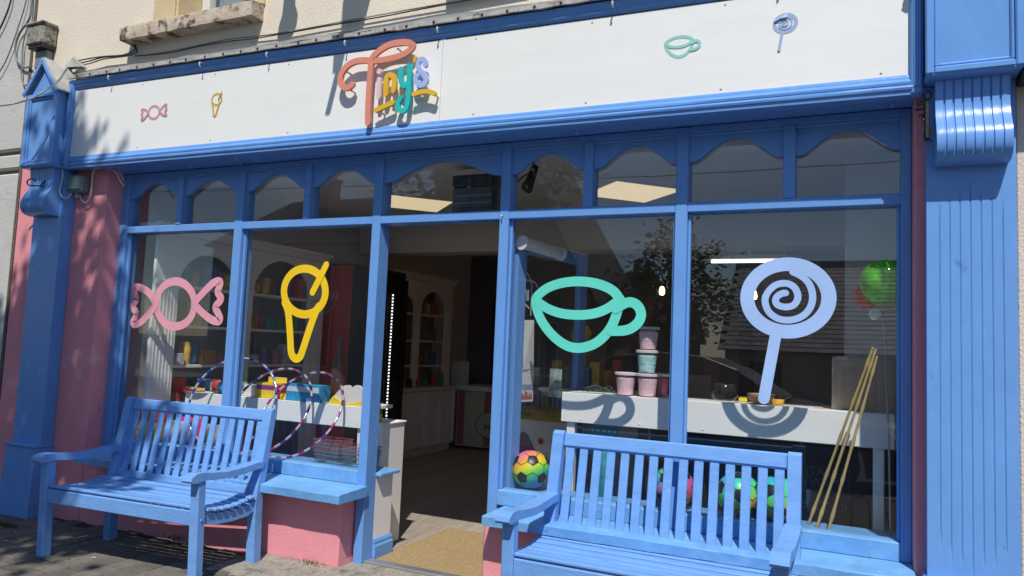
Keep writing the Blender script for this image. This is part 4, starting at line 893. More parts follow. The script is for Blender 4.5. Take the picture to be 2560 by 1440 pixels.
def dpaper(name, c, m, label):
    o = obj(name, MB().add([DP(s, z, .016+.006*math.sin(s*40+z*9)) for s, z in c], [(0, 1, 2, 3)]), m, recalc=False); return tag(o, label, 'notice')
def dps(px, py):                                       # photo point -> door coordinates
    d = fw+rt*((px-1280)/F_PX)-up*((py-720)/F_PX); t_ = (A-CAM).dot(nv)/d.dot(nv); X = CAM+d*t_-A; return (X.dot(dv), X.z)
dpaper('paper_strip', [dps(1300, 925), dps(1328, 920), dps(1328, 800), dps(1305, 800)], PAPER, 'blank white paper strip taped to the open door glass above the closed notice')
cs_ = thing('closed_sign', 'white notice with blue Closed lettering and red drawing on the open door', 'sign', tuple(DP(.3, 1.1)))
c4 = [dps(1285, 1005), dps(1326, 1003), dps(1329, 920), dps(1287, 918)]
obj('sheet', MB().add([DP(s, z, .017) for s, z in c4], [(0, 1, 2, 3)]), PAPER, cs_, recalc=False)
m0 = dps(1307, 965); obj('lettering', text_mb('Closed', .062, DP(m0[0], m0[1], .019), dv, (0, 0, 1)), plain('blue_ink', (.02, .12, .35), .6), cs_, recalc=False)
rd = MB()
for k in range(9): s_ = c4[0][0]+.02+(c4[1][0]-c4[0][0]-.04)*k/8; h_ = random.uniform(.02, .05); p_ = DP(s_, c4[0][1]+.015, .019); rd.add([p_-dv*.007, p_+dv*.007, p_+dv*.005+Vector((0, 0, h_)), p_-dv*.005+Vector((0, 0, h_))], [(0, 1, 2, 3)])
obj('red_drawing', rd, plain('red_ink', (.42, .03, .05), .6), cs_, recalc=False)
rb = thing('roller_blind', 'white roller blind cassette with bead chain at the top of the open door', 'blind', tuple(DP(.3, 1.93)))
b0, b1 = dps(1288, 608), dps(1385, 636)
obj('roll', MB().tube([DP(b0[0], b0[1], .05), DP(b1[0], b1[1], .05)], .035, 14), WHT, rb, smooth=50)
for s_, z_ in (b0, b1): obj('end_cap', MB().tube([DP(s_-.008, z_, .05), DP(s_+.008, z_, .05)], .042, 14), WHT, rb, smooth=50)
cable('bead_chain', [at(1303, 628, y=.16), at(1297, 750, y=.16), at(1283, 880, y=.16), at(1262, 985, y=.16)], .0028, WHT, 'white bead chain hanging by the right door post', 'chain'); cable('bead_chain', [at(1286, 625, y=.14), at(1281, 700, y=.14), at(1277, 760, y=.14)], .0025, WHT, 'short bead chain strand beside the roller blind', 'chain')
# ------------------------------------------------------------------ goods in the left window
def good(name, px0, px1, pyt, y, zb, m, label, cat='sweets', dp=.12, shape=0, top=None):
    a, b_ = at(px0, pyt, y=y), at(px1, pyt, y=y); return place(name, shape, dp if shape == 0 else b_.x-a.x, a.z-zb, (b_.x-a.x) if shape == 0 else dp, m, ((a.x+b_.x)/2, y+dp/2, zb), math.pi/2 if shape == 1 else 0, label, cat)
def carton(px0, px1, pyt, y, zb, m, m2, label, dp=.12, flap=True, txt=None):
    a, b_ = at(px0, pyt, y=y), at(px1, pyt, y=y); t = thing('sweet_carton', label, 'carton', ((a.x+b_.x)/2, y, zb)); obj('box', bx(a.x, b_.x, y, y+dp, zb, a.z, b=.003), m, t); hh = a.z-zb
    obj('print_panel', bx(a.x+.01, b_.x-.01, y-.0015, y-.0004, zb+hh*.55, zb+hh*.85), m2, t)
    if flap: obj('flap', bx(a.x+.004, b_.x-.004, y+dp-.004, y+dp, a.z-.002, a.z+hh*.35, b=.002), m, t)
    if txt: obj('lettering', text_mb(txt, .03, ((a.x+b_.x)/2, y-.0025, zb+hh*.70), (1, 0, 0), (0, 0, 1)), MATS['red_card'], t, recalc=False)
    return t
BLC = plain('sky_blue_card', (.03, .30, .58), .45, var=.3, scale=30); WHC = plain('white_card', (.72, .70, .68), .5); PUR = plain('purple_card', (.16, .03, .22), .5); YEL2 = plain('bright_yellow_card', (.85, .62, .04), .5)
carton(640, 690, 955, .43, ZL, YEL2, plain('purple_print', (.25, .04, .30), .5), 'yellow sweet carton with purple print on the left display shelf'); carton(716, 801, 958, .42, ZL, BLC, plain('white_print', (.6, .65, .7), .5), 'sky blue sweet carton on the left display shelf', flap=False)
good('sweet_box', 690, 704, 962, .44, ZL, REDC, 'narrow red sweet box beside the yellow carton'); good('sweet_box', 700, 718, 985, .43, ZL, YEL2, 'low yellow box between the yellow and sky blue cartons')
good('sweet_box', 398, 470, 975, .43, ZL, REDC, 'low red box of sweets at the left end of the left display shelf', dp=.1); good('sweet_bag', 425, 475, 962, .50, ZL, WHC, 'pale packet of sweets behind the low red box', shape=1, dp=.07)
good('sweet_bag', 470, 505, 968, .44, ZL, PAL[2], 'golden packet of sweets behind the blue hoop', shape=1, dp=.06); good('sweet_box', 545, 560, 955, .45, ZL, BLC, 'small blue box behind the second window post'); good('sweet_box', 588, 640, 960, .46, ZL, WHC, 'white carton left of the yellow sweet carton')
pc = thing('popcorn_cutout', 'white and yellow popcorn shaped cut-out on the right end of the left shelf', 'display card', tuple(at(862, 1010, y=.40)))
def cutp(ps, y): return [(lambda q: (q.x, q.z))(at(a, b_, y=y)) for a, b_ in ps]
obj('white_top', MB().prism(cutp(crp([(822, 1012), (830, 995), (848, 975), (858, 965), (872, 963), (880, 969), (890, 963), (904, 968), (909, 985), (906, 1012)], 4), .42), .42, .435), WHC, pc)
obj('yellow_base', MB().prism(cutp([(817, 1013), (833, 990), (850, 1002), (868, 1010), (885, 1008), (906, 1003), (906, 1016), (817, 1013)][:-1], .41), .405, .418), YEL2, pc)
# hoops: real rings leaning against the shelf
def hoop(c, r, tilt, yawd, m1, m2, m3, label):
    M = Matrix.Translation(c) @ Matrix.Rotation(RAD(yawd), 4, 'Z') @ Matrix.Rotation(RAD(-tilt), 4, 'X'); n = 96; mb = MB().tube([M @ Vector((r*math.cos(2*math.pi*i/n), 0, r*math.sin(2*math.pi*i/n))) for i in range(n)], .0085, 8, True)
    for i in range(len(mb.f)): mb.m[i] = (0, 1, 0, 1, 2, 1)[((i//8)//2) % 6]
    return tag(obj('hula_hoop', mb, [m1, m2, m3], smooth=60), label, 'hoop')
FB = plain('blue_foil', (.02, .08, .50), .25, metal=.3); FW = plain('silver_foil', (.62, .64, .68), .22, metal=.4); FP = plain('purple_foil', (.17, .02, .25), .25, metal=.3); FM = plain('magenta_foil', (.45, .02, .16), .25, metal=.3)
hoop((-4.01, .274, .851), .333, 21, 13.6, FB, FW, FB, 'blue and white striped hoop behind the left bench')
hoop((-3.666, .271, .823), .333, 32.6, .4, FP, FW, FM, 'middle purple and silver hoop in the left window'); hoop((-3.399, .279, .817), .332, 34.2, -2.8, FP, FW, FM, 'right hand purple, silver and magenta hoop in the left window')
# wire baskets
def basket(c, label):
    t = thing('wire_basket', label, 'basket', c, 'stacked wire baskets'); x, y, z = c; SW = MATS['steel_wire']; RW = plain('red_wire', (.55, .03, .04), .35); w0, w1, d0, d1, h = .085, .105, .06, .075, .10
    def rect(u): f = u/h; return [(x-(w0+(w1-w0)*f), y-(d0+(d1-d0)*f), z+u), (x+(w0+(w1-w0)*f), y-(d0+(d1-d0)*f), z+u), (x+(w0+(w1-w0)*f), y+(d0+(d1-d0)*f), z+u), (x-(w0+(w1-w0)*f), y+(d0+(d1-d0)*f), z+u)]
    for u, m in ((0, SW), (.03, SW), (.06, SW), (.082, SW), (h, RW)): obj('ring_wire', MB().tube(rect(u), .0022, 5, True), m, t)
    up = MB()
    for i in range(13):
        for a, b_ in ((0, 1), (2, 3)):
            p, q = Vector(rect(0)[a]).lerp(Vector(rect(0)[b_]), i/12), Vector(rect(h)[a]).lerp(Vector(rect(h)[b_]), i/12); up.tube([p, q], .0015, 4)
    for i in range(9):
        for a, b_ in ((1, 2), (3, 0)): p, q = Vector(rect(0)[a]).lerp(Vector(rect(0)[b_]), i/8), Vector(rect(h)[a]).lerp(Vector(rect(h)[b_]), i/8); up.tube([p, q], .0015, 4)
    tag(obj('upright_wires', up, SW, t), kind='stuff')
zb = .528; q = at(830, 1165, y=.2); q2 = at(880, 1170, y=.2)
for k in range(3): basket((q.x, .2, zb+k*.028), 'wire basket with red rim, %s of the left stack on the window board' % ('bottom', 'middle', 'top')[k])
for k in range(2): basket((q2.x+.05, .215, zb+k*.028), 'wire basket with red rim, %s of the right stack beside the door post' % ('bottom', 'top')[k])
# items seen through the left bench slats
TOYY = plain('toy_yellow', (.72, .50, .03), .45); ORG = plain('toy_red_orange', (.75, .09, .03), .45)
cr8 = thing('toy_crate', 'yellow toy crate with red lid behind the left bench slats', 'crate', tuple(at(365, 1120, y=.2))); a, b_ = at(330, 1045, y=.2), at(402, 1045, y=.2)
obj('body', bx(a.x, b_.x, .15, .30, .528, a.z, b=.006), TOYY, cr8); obj('lid', bx(a.x-.01, b_.x+.01, .145, .305, a.z, a.z+.085, b=.008), ORG, cr8)
for k in range(4): obj('rib', bx(a.x+.02, b_.x-.02, .146, .151, .56+k*.05, .575+k*.05, b=.002), TOYY, cr8)
good('clear_toy_bag', 405, 470, 1050, .18, .528, plain('grey_film', (.42, .40, .40), .25, var=.5, scale=22), 'clear bag of grey and pink toys behind the left bench slats', 'toy', dp=.10, shape=1)
good('pink_toy', 440, 500, 1040, .28, .528, plain('hot_pink', (.65, .04, .22), .4, var=.4), 'hot pink toy packet behind the left bench slats', 'toy', dp=.05, shape=1); good('grey_toy_bag', 505, 560, 1060, .19, .528, plain('warm_film', (.36, .28, .24), .3, var=.5, scale=20), 'brownish toy bag behind the left bench slats', 'toy', dp=.09, shape=1)
# ------------------------------------------------------------------ goods in the right window
def tub(px, pyb, y, zb, m, label, tip=0):
    q = at(px, pyb, y=y); t = thing('floss_tub', label, 'tub', (q.x, y, zb)); c = (q.x, y, zb)
    obj('pot', MB().lathe([(0, 0), (.050, 0), (.060, .118), (.058, .118), (.048, .003)], 24, c), GLASS2, t, smooth=50)
    fl_ = MB().lathe([(0, .004), (.044, .004), (.0465, .02)]+[(.047+.0085*k/9+.0018*math.sin(k*2.4), .03+.078*k/10) for k in range(10)]+[(.03, .112), (0, .108)], 24, c)
    for v in fl_.v: d = Vector((v.x-c[0], v.y-c[1], 0)); v += d*.06*noise.noise(v*38)
    obj('floss', fl_, m, t, smooth=80); obj('lid', MB().lathe([(.058, .116), (.065, .116), (.065, .129), (.061, .132), (.057, .128), (0, .128)], 24, c), GLASS2L, t, smooth=40); return t
GLASS2L = mat('frosted_lid', (.70, .62, .64), .3, .05); FLP = mat('pink_floss', (.92, .60, .67), .9, .08, 30, .5, 60); FLB = mat('blue_floss', (.52, .80, .82), .9, .06, 30, .5, 60)
tub(1563, 992, .47, ZR, FLP, 'pink candy floss tub at the left of the bottom row'); tub(1618, 997, .47, ZR, FLP, 'pink candy floss tub at the right of the bottom row'); tub(1617, 942, .47, ZR+.1335, FLB, 'pale blue candy floss tub in the middle of the stack'); tub(1620, 886, .47, ZR+.267, FLP, 'pink candy floss tub on top of the stack'); tub(1648, 962, .62, ZR, plain('raspberry_floss', (.45, .10, .16), .9), 'raspberry candy floss tub behind the stack')
fbow = at(1811, 1005, y=.55); t = thing('fish_bowl', 'empty clear glass bowl on the right display shelf', 'bowl', (fbow.x, .55, ZR)); obj('glass', MB().lathe([(0, .002), (.05, .002), (.075, .03), (.078, .055), (.062, .085), (.058, .092), (.064, .098)], 24, (fbow.x, .55, ZR)), GLASS2, t, smooth=60)
wbw = at(1902, 1008, y=.50); t = thing('wooden_bowl', 'shallow tan wooden bowl behind the foot of the lollipop sticker', 'bowl', (wbw.x, .5, ZR)); obj('shell', MB().lathe([(0, .004), (.035, .0), (.06, .022), (.073, .05), (.071, .055), (.066, .05), (.052, .024), (0, .012)], 28, (wbw.x, .50, ZR)), mat('tan_wood', (.38, .23, .11), .5, .2, 8, stretch=(1, 1, 9)), t, smooth=50)
good('sweet_box', 1846, 1868, 992, .62, ZR, YEL2, 'yellow sweet box left of the wooden bowl'); good('sweet_box', 1925, 1958, 998, .56, ZR, plain('orange_yellow_card', (.75, .40, .03), .5, var=.4, scale=25), 'orange and yellow box right of the wooden bowl'); good('red_toy', 2035, 2068, 1024, .50, ZR, ORG, 'small red toy lying on the right display shelf', 'toy', shape=1, dp=.06)
hb = at(1470, 975, y=.46); t = MB()
for k in range(7): t.tube([(hb.x-.10+.03*k, .44+.01*k, ZR+.012), (hb.x-.02+.03*k, .46, ZR+.02+.012*(k % 3)), (hb.x+.12+.01*k, .50-.01*k, ZR+.014)], .007, 5)
tag(obj('wrapped_lollies', t, plain('dark_film', (.05, .07, .065), .2, var=.6, scale=30), smooth=60), 'clear wrapped dark lollies lying left of the candy floss tubs', 'sweets')
place('foil_packet', 1, .10, .17, .05, plain('green_silver_foil', (.20, .26, .24), .25, var=.7, scale=26), (at(1388, 975, y=.45).x, .45, ZR-.04), 1.2, 'crumpled silver green foil packet at the left end of the right shelf', 'packet')
# footballs with pentagon panels
def football(px, py, r, rz, rx, label, hue):
    y = .215; q = at(px, py, y=y); c = Vector((q.x, y, .527+r)); ph = (1+5**.5)/2
    ico = [Vector(v).normalized() for v in [(0, a, b_*ph) for a in (-1, 1) for b_ in (-1, 1)]+[(a, b_*ph, 0) for a in (-1, 1) for b_ in (-1, 1)]+[(b_*ph, 0, a) for a in (-1, 1) for b_ in (-1, 1)]]
    M = Matrix.Rotation(rz, 3, 'Z') @ Matrix.Rotation(rx, 3, 'X'); t = thing('football', label, 'ball', tuple(c-Vector((0, 0, r))), 'rainbow footballs in the right window')
    n, m_ = 40, 24; mb = MB()
    key = 'rainbow_%s' % hue
    if key not in MATS:
        mm = mat(key, (.5, .5, .5), .35, .02); nt_ = mm.node_tree; N = nt_.nodes; b = N['Principled BSDF']; cR = N.new('ShaderNodeValToRGB'); tc_ = N.new('ShaderNodeTexCoord'); sp = N.new('ShaderNodeSeparateXYZ'); mrr = N.new('ShaderNodeMapRange'); mrr.inputs[1].default_value = -.01; mrr.inputs[2].default_value = .225
        ad = N.new('ShaderNodeMath'); ad.operation = 'MULTIPLY_ADD'; ad.inputs[1].default_value = -.55; nt_.links.new(tc_.outputs['Object'], sp.inputs[0]); nt_.links.new(sp.outputs['X'], ad.inputs[0]); nt_.links.new(sp.outputs['Z'], ad.inputs[2]); nt_.links.new(ad.outputs[0], mrr.inputs[0]); nt_.links.new(mrr.outputs[0], cR.inputs[0])
        cs = {'a': [(0, (.02, .25, .60)), (.25, (.03, .45, .35)), (.42, (.20, .70, .08)), (.6, (.85, .70, .03)), (.8, (.90, .35, .05)), (1, (.85, .15, .40))], 'b': [(0, (.75, .22, .06)), (.25, (.70, .50, .05)), (.5, (.12, .70, .12)), (.8, (.05, .65, .45)), (1, (.03, .50, .75))], 'c': [(0, (.85, .25, .08)), (.2, (.85, .10, .25)), (.5, (.60, .1, .4)), (.8, (.04, .40, .65)), (1, (.1, .65, .25))]}[hue]
        for i, (p_, c_) in enumerate(cs):
            e = cR.color_ramp.elements[i] if i < 2 else cR.color_ramp.elements.new(p_); e.position = p_; e.color = (*c_, 1)
        nt_.links.new(cR.outputs[0], b.inputs['Base Color'])
    mb.lathe([(r*math.sin(math.pi*i/m_), -r*math.cos(math.pi*i/m_)) for i in range(m_+1)], n, c); obj('skin', mb, MATS[key], t, smooth=80)
    for v in ico:
        d = M @ v; u = d.orthogonal().normalized(); nb = sorted(ico, key=lambda o: -o.dot(v))[1:6]; nb = [(M @ o) for o in nb]; u = (nb[0]-d*nb[0].dot(d)).normalized(); w_ = d.cross(u); pm_ = MB(); k5 = []
        for ring_ in range(0, 4):
            rr = .36*ring_/3
            k5.append([c+((d+(u*math.cos(a)+w_*math.sin(a))*rr*(math.cos(math.pi/5)/math.cos(((a+math.pi/5) % (2*math.pi/5))-math.pi/5))*.95).normalized())*(r+.0012) for a in [2*math.pi*j/20 for j in range(20)]])
        for i in range(3): pm_.add(k5[i]+k5[i+1], [(j, (j+1) % 20, 20+(j+1) % 20, 20+j) for j in range(20)])
        obj('black_pentagon', pm_, plain('black_panel', (.015, .017, .018), .4), t, smooth=80)
        for o in nb:
            a1 = (d*.62+o*.38).normalized(); a2 = (d*.5+o*.5).normalized()
        for k in range(5):
            n1, n2 = nb[k], min(nb, key=lambda o: abs((o-nb[k]).length-1.0515) if (o-nb[k]).length > .1 else 9)
            vtx = (d+n1+n2); ct = vtx.normalized(); st_ = (d*1.9+ (n1+n2)*.55).normalized(); obj('seam', MB().tube([c+st_.lerp(ct, i/4).normalized()*(r+.0006) for i in range(5)], .0016, 4), MATS['black_panel'], t)
football(1327, 1178, .109, .5, .35, 'rainbow football with yellow and orange side beside the right door post', 'a'); football(1683, 1215, .109, 1.2, .2, 'rainbow football half hidden behind the window post and bench slats', 'c')
football(1846, 1241, .109, .2, .9, 'rainbow football left of the pair behind the right end of the bench', 'b'); football(1941, 1252, .109, 2.2, .6, 'green and blue football nearest the bamboo canes', 'b')
# bamboo canes
BAM = mat('dry_bamboo', (.50, .37, .16), .45, .2, 12, .2, 60, stretch=(1, 1, .3))
for (b0_, t0_, lab) in (((2022, 1308), (2183, 868), 'left bamboo cane leaning inside the right window'), ((2042, 1318), (2190, 872), 'middle bamboo cane leaning inside the right window'), ((2072, 1322), (2193, 890), 'right bamboo cane leaning inside the right window')):
    a, b_ = at(*b0_, z=.53), at(*t0_, y=.105); n = 24; ps = [a.lerp(b_, i/n) for i in range(n+1)]; rs = [.0072+(.0028 if i % 5 == 2 else 0)-.0015*i/n for i in range(n+1)]; tag(obj('bamboo_cane', MB().tube(ps, rs, 8), BAM, smooth=60), lab, 'cane')
# balloons on a stick
BG = glassmat('green_balloon_film', 1.5, (.60, .95, .35), .08, ((.25, .88, .06), .40, .85, 9)); BO = glassmat('red_balloon_film', 1.5, (.95, .30, .10), .1, ((.92, .16, .03), .5, .85, 9))
def balloon(px, py, y, r, m, m2, label):
    q = at(px, py, y=y); t = thing('balloon', label, 'balloon', tuple(q)); mb = MB().lathe([(r*math.sin(math.pi*i/20), -r*math.cos(math.pi*i/20)*1.04) for i in range(21)], 28, q)
    obj('film', mb, m, t, smooth=80); cr_ = MB().lathe([(r*.80*math.sin(math.pi*i/12), -r*.78*math.cos(math.pi*i/12)) for i in range(13)], 18, q)
    for v in cr_.v: v += (v-q)*.4*noise.noise(v*30)
    obj('crumpled_insert', cr_, m2, t, smooth=20); return t
PETG = mat('green_film_solid', (.16, .62, .04), .3, .4, 14); PETO = mat('red_film_solid', (.70, .09, .03), .35, .4, 14)
bq = at(2212, 705, y=.30); balloon(2214, 705, .185, .112, BG, PETG, 'green see-through balloon beside the right window post'); balloon(2170, 738, .24, .062, BO, PETO, 'orange red balloon behind the green one')
cable('balloon_stick', [at(2205, 770, y=.185), at(2213, 860, y=.185), at(2216, 960, y=.185), at(2222, 1100, y=.185), at(2226, 1330, y=.185)], .0045, plain('clear_stick', (.40, .36, .32), .4), 'thin stick holding the green balloon', 'stick')
q = at(2188, 785, y=.17); tag(obj('balloon_tag', MB().lathe([(0, 0), (.027, 0), (.027, .002), (0, .002)], 20, q, Matrix.Rotation(RAD(90), 4, 'X')), PAPER), 'white oval tag hanging under the balloons', 'tag')
# brown board, chair, freezer, toy stand, posters
CARD = mat('brown_board', (.50, .38, .29), .7, .12, 4); a, b_ = at(2080, 892, y=.5), at(2252, 1033, y=.5)
t = thing('brown_board', 'brown board with clip standing on the right display shelf', 'board', (a.x, .5, ZR)); obj('sheet', bx(a.x, .19, .50, .512, ZR, a.z, b=.002), CARD, t); obj('clip', bx(a.x+.02, a.x+.08, .492, .50, a.z-.012, a.z+.006, b=.003), ALU, t)
def chair(px, pyt, y, label):
    q = at(px, pyt, y=y); x = q.x; t = thing('chair', label, 'chair', (x, y, 0)); TW = mat('brown_ply', (.22, .14, .095), .45, .15, 6)
    obj('backrest', bx(x-.2, x+.2, y, y+.018, q.z-.27, q.z, b=.008), TW, t); obj('seat', bx(x-.2, x+.2, y+.05, y+.45, .44, .46, b=.008), TW, t)
    for sx in (-1, 1): obj('back_frame', MB().tube([(x+sx*.21, y+.01, q.z-.1), (x+sx*.21, y+.02, 0)], .010, 8), ALU, t, smooth=60); obj('front_leg', MB().tube([(x+sx*.20, y+.42, .44), (x+sx*.22, y+.44, 0)], .010, 8), ALU, t, smooth=60)
chair(1705, 935, 1.3, 'brown backed chair behind the candy floss tubs'); 
fz = thing('ice_cream_freezer', 'dark navy freezer with pale lettering behind the bamboo canes', 'freezer', (-.3, 1.0, 0)); NV = plain('navy_freezer', (.008, .016, .055), .3)
obj('cabinet', bx(-1.0, .55, .80, 1.12, .04, .86, b=.012), NV, fz); obj('lid', bx(-1.02, .57, .78, 1.12, .862, .90, b=.008), WHT, fz)
PT = plain('faint_print', (.10, .13, .20), .5)
for txt, px, py, sz in (('DALE', 2055, 1182, .07), ('FARM', 2055, 1206, .07), ('ice cream', 2062, 1262, .10)): obj('lettering', text_mb(txt, sz, at(px, py, y=.797), (1, 0, 0), (0, 0, 1)), PT, fz, recalc=False)
o1, o2 = at(2030, 1166, y=.798), at(2098, 1236, y=.798); obj('logo_frame', stroke(MB(), [(o1.x, o1.z), (o2.x+.05, o1.z), (o2.x+.05, o2.z), (o1.x, o2.z)], .004, .7975, closed=True), PT, fz, recalc=False)
st = thing('sweet_stand', 'white sweet dispenser stand with coloured dots behind the open door', 'stand', (-1.5, 1.25, 0)); sy = 1.25; a, b_ = at(1285, 1045, y=sy), at(1415, 1045, y=sy)
obj('body', bx(a.x, b_.x+.1, sy, sy+.35, 0, a.z, b=.004), WHC, st); obj('tray', bx(a.x, b_.x+.04, sy-.02, sy+.3, a.z, a.z+.07, b=.004), plain('mustard_tray', (.42, .29, .03), .5), st); obj('lettering', text_mb('PEZ', .05, (at(1318, 1030, y=sy).x, sy-.022, a.z+.045), (1, 0, 0), (0, 0, 1)), BLACK, st, recalc=False); obj('lettering', text_mb('PEZ', .05, (at(1378, 1046, y=sy).x, sy-.022, a.z+.045), (1, 0, 0), (0, 0, 1)), BLACK, st, recalc=False)
for k in range(9): x = random.uniform(a.x+.03, b_.x); z = random.uniform(.25, a.z-.06); obj('coloured_dot', MB().lathe([(0, 0), (.022, 0), (.022, -.0015), (0, -.0015)], 14, (x, sy-.001, z), Matrix.Rotation(RAD(-90), 4, 'X')), random.choice((MATS['sky_blue_card'], YEL2, REDC, PUR)), st)
pm = MB().prism([(lambda q: (q.x, q.z))(at(u, v, y=sy-.003)) for u, v in ((1285, 1135), (1290, 1110), (1305, 1078), (1318, 1085), (1335, 1120), (1345, 1140))], sy-.004, sy-.002); obj('purple_mountain', pm, plain('plum_print', (.16, .03, .09), .6), st)
for k in range(10): place('sweet_dispenser', 0, .03, random.uniform(.08, .13), .03, random.choice(PAL), (a.x+.04+k*.042, sy+.06, a.z+.09), random.random(), 'sweet dispensers standing in the yellow tray of the white stand', 'sweets', 'sweet dispensers in the yellow tray')
ct = thing('toy_counter', 'pale counter with rows of toys behind the teacup sticker', 'counter', (-1.9, 2.2, 0)); cy = 2.2; a, b_ = at(1400, 972, y=cy), at(1600, 972, y=cy); obj('top', bx(a.x-.2, b_.x, cy, cy+.5, a.z-.04, a.z, b=.004), WHT, ct); obj('body', bx(a.x-.18, b_.x-.02, cy+.04, cy+.48, 0, a.z-.04), WALLI, ct)
for k, (px, pt_, m, sh, lab) in enumerate(((1388, 900, PAL[2], 1, 'golden toy packet at the left of the toy counter'), (1415, 915, PAL[3], 1, 'teal toy packet on the toy counter'), (1440, 905, PAL[1], 0, 'blue toy box under the teacup sticker'), (1468, 918, PAL[1], 0, 'second blue toy box under the teacup sticker'), (1487, 905, PAL[2], 0, 'yellow topped toy box right of the blue ones'), (1515, 925, PAL[6], 1, 'brown plush toy on the toy counter'), (1540, 900, PAL[0], 1, 'dark red bag at the right of the toy counter'), (1572, 918, PAL[9], 1, 'dark plush at the far right of the toy counter'))):
    good('toy_packet', px-13, px+13, pt_, cy+.06, a.z, m, lab, 'toy', dp=.1, shape=sh)
yb = at(1450, 862, y=3.0); t = thing('popcorn_bucket', 'yellow popcorn bucket model inside the teacup sticker', 'bucket', (yb.x, 3.0, yb.z-.06)); obj('pot', MB().lathe([(0, -.1), (.07, -.1), (.09, .06), (0, .06)], 12, yb), MATS['yellow_card'], t); kk = MB().lathe([(0, .05), (.085, .06), (.10, .10), (.07, .16), (0, .18)], 14, yb)
for v in kk.v: v += (v-yb)*.35*noise.noise(v*22)
obj('popcorn', kk, MATS['bright_yellow_card'], t, smooth=30); obj('stand', bx(yb.x-.05, yb.x+.05, 2.96, 3.04, 0, yb.z-.1), WALLI, t)
a, b_ = at(1474, 1062, y=.62), at(1546, 1092, y=.62); t = thing('dotted_poster', 'blue dotted poster hanging under the right display shelf', 'poster', (a.x, .62, b_.z)); obj('sheet', bx(a.x, b_.x, .62, .625, b_.z-.12, a.z), plain('teal_blue_paper', (.08, .28, .42), .6), t)
for k in range(10): obj('white_dot', MB().lathe([(0, 0), (.007, 0), (.007, -.001), (0, -.001)], 8, (a.x+.02+(k % 5)*(b_.x-a.x-.04)/4, .6195, a.z-.03-(k//5)*.06), Matrix.Rotation(RAD(-90), 4, 'X')), WHC, t)
good('teal_toy_bag', 1490, 1530, 1120, .22, .528, plain('teal_film', (.06, .30, .32), .25, var=.4, scale=12), 'teal clear toy bag standing behind the right bench slats', 'toy', dp=.07, shape=1)

# small packets filling both display shelves
for k in range(12):
    x = -4.52+k*.125+random.uniform(-.02, .02)
    if -3.63 < x < -3.05: x -= 1.1
    place(random.choice(('sweet_box', 'sweet_bag')), k % 2, random.choice((.07, .09)), random.choice((.05, .07, .09)), .07, random.choice(PAL[:8]), (x, .60+random.uniform(-.04, .05), ZL), math.pi/2, 'small sweet packets along the back of the left display shelf', 'sweets', 'sweet packets at the back of the left shelf')
# ------------------------------------------------------------------ the other side of the street (seen mirrored in the glass)
struct('far_pavement', bx(-60, 60, -15.5, -12.2, -.3, -.05, b=.02), CONC)
def leafmat(name, col):
    m = mat(name, col, .6, .45, 3.5); t = m.node_tree; N = t.nodes; o = N['Material Output']; b = N['Principled BSDF']; tr = N.new('ShaderNodeBsdfTranslucent'); tr.inputs[0].default_value = (col[0]*1.6, col[1]*1.7, col[2], 1); x = N.new('ShaderNodeMixShader'); x.inputs[0].default_value = .35
    t.links.new(b.outputs[0], x.inputs[1]); t.links.new(tr.outputs[0], x.inputs[2]); t.links.new(x.outputs[0], o.inputs[0]); return m
LEAF = leafmat('tree_leaf', (.055, .095, .022)); BARK = mat('grey_bark', (.10, .08, .06), .9, .3, 20, .7, 40)
def tree(base, cc, rad, nclump, nleaf, ls, label, seed, csz=.28, sprigs=()):
    rg = random.Random(seed); t = thing('street_tree', label, 'tree', base, 'street trees'); b = Vector(base); c = Vector(cc); tk = MB()
    top = Vector((c.x, c.y, c.z-rad[2]*.3)); mid = b.lerp(top, .5)+Vector((rg.uniform(-.08, .08), rg.uniform(-.08, .08), 0))
    tk.tube(cat_rom([b, b.lerp(mid, .5), mid, top, top.lerp(c, .8)], 4), [.11-.004*i for i in range(17)], 9); cl = []
    while len(cl) < nclump:
        v = Vector((rg.uniform(-1, 1), rg.uniform(-1, 1), rg.uniform(-1, 1)))
        if .3 < v.length < 1.0: cl.append(c+Vector((v.x*rad[0], v.y*rad[1], v.z*rad[2])))
    for p in cl[::2]: m_ = top.lerp(p, .5)+Vector((0, 0, .1)); tk.tube(cat_rom([top-Vector((0, 0, rg.uniform(0, .5))), m_, p], 3), [.04, .036, .03, .024, .018, .012, .008], 5)
    for q in sprigs: cl.append(Vector(q)); tk.tube(cat_rom([c, c.lerp(Vector(q), .5), q], 3), [.02, .018, .016, .013, .010, .007, .004], 5)
    obj('trunk', tk, BARK, t, smooth=60); lf = MB()
    for i in range(nleaf):
        p = rg.choice(cl)+Vector((rg.gauss(0, csz), rg.gauss(0, csz), rg.gauss(0, csz*.8))); a = rg.random()*6.28; tl = rg.uniform(-.9, .9); s_ = ls*rg.uniform(.7, 1.3)
        d = Vector((math.cos(a), math.sin(a), tl)).normalized(); e = d.cross(Vector((rg.uniform(-.5, .5), rg.uniform(-.5, .5), 1))).normalized()
        lf.v += [p, p+d*s_*.5+e*s_*.34, p+d*s_, p+d*s_*.5-e*s_*.34]; k = len(lf.v); lf.f.append((k-4, k-3, k-2, k-1)); lf.m.append(0)
    obj('crown', lf, LEAF, t, recalc=False); return t
tree((-4.7, -4.35, -.05), (-3.90, -4.35, 6.28), (1.24, 1.12, 1.20), 80, 5600, .13, 'near street tree casting dappled shade on the left end of the shopfront', 5, .20, ((-3.50, -4.39, 8.85), (-3.62, -4.40, 8.55), (-3.9, -4.35, 8.0)))
tree((-5.6, -6.6, -.15), (-5.5, -6.5, 5.1), (1.9, 1.5, 1.9), 70, 6500, .16, 'street tree across the road mirrored in the fanlights', 8)
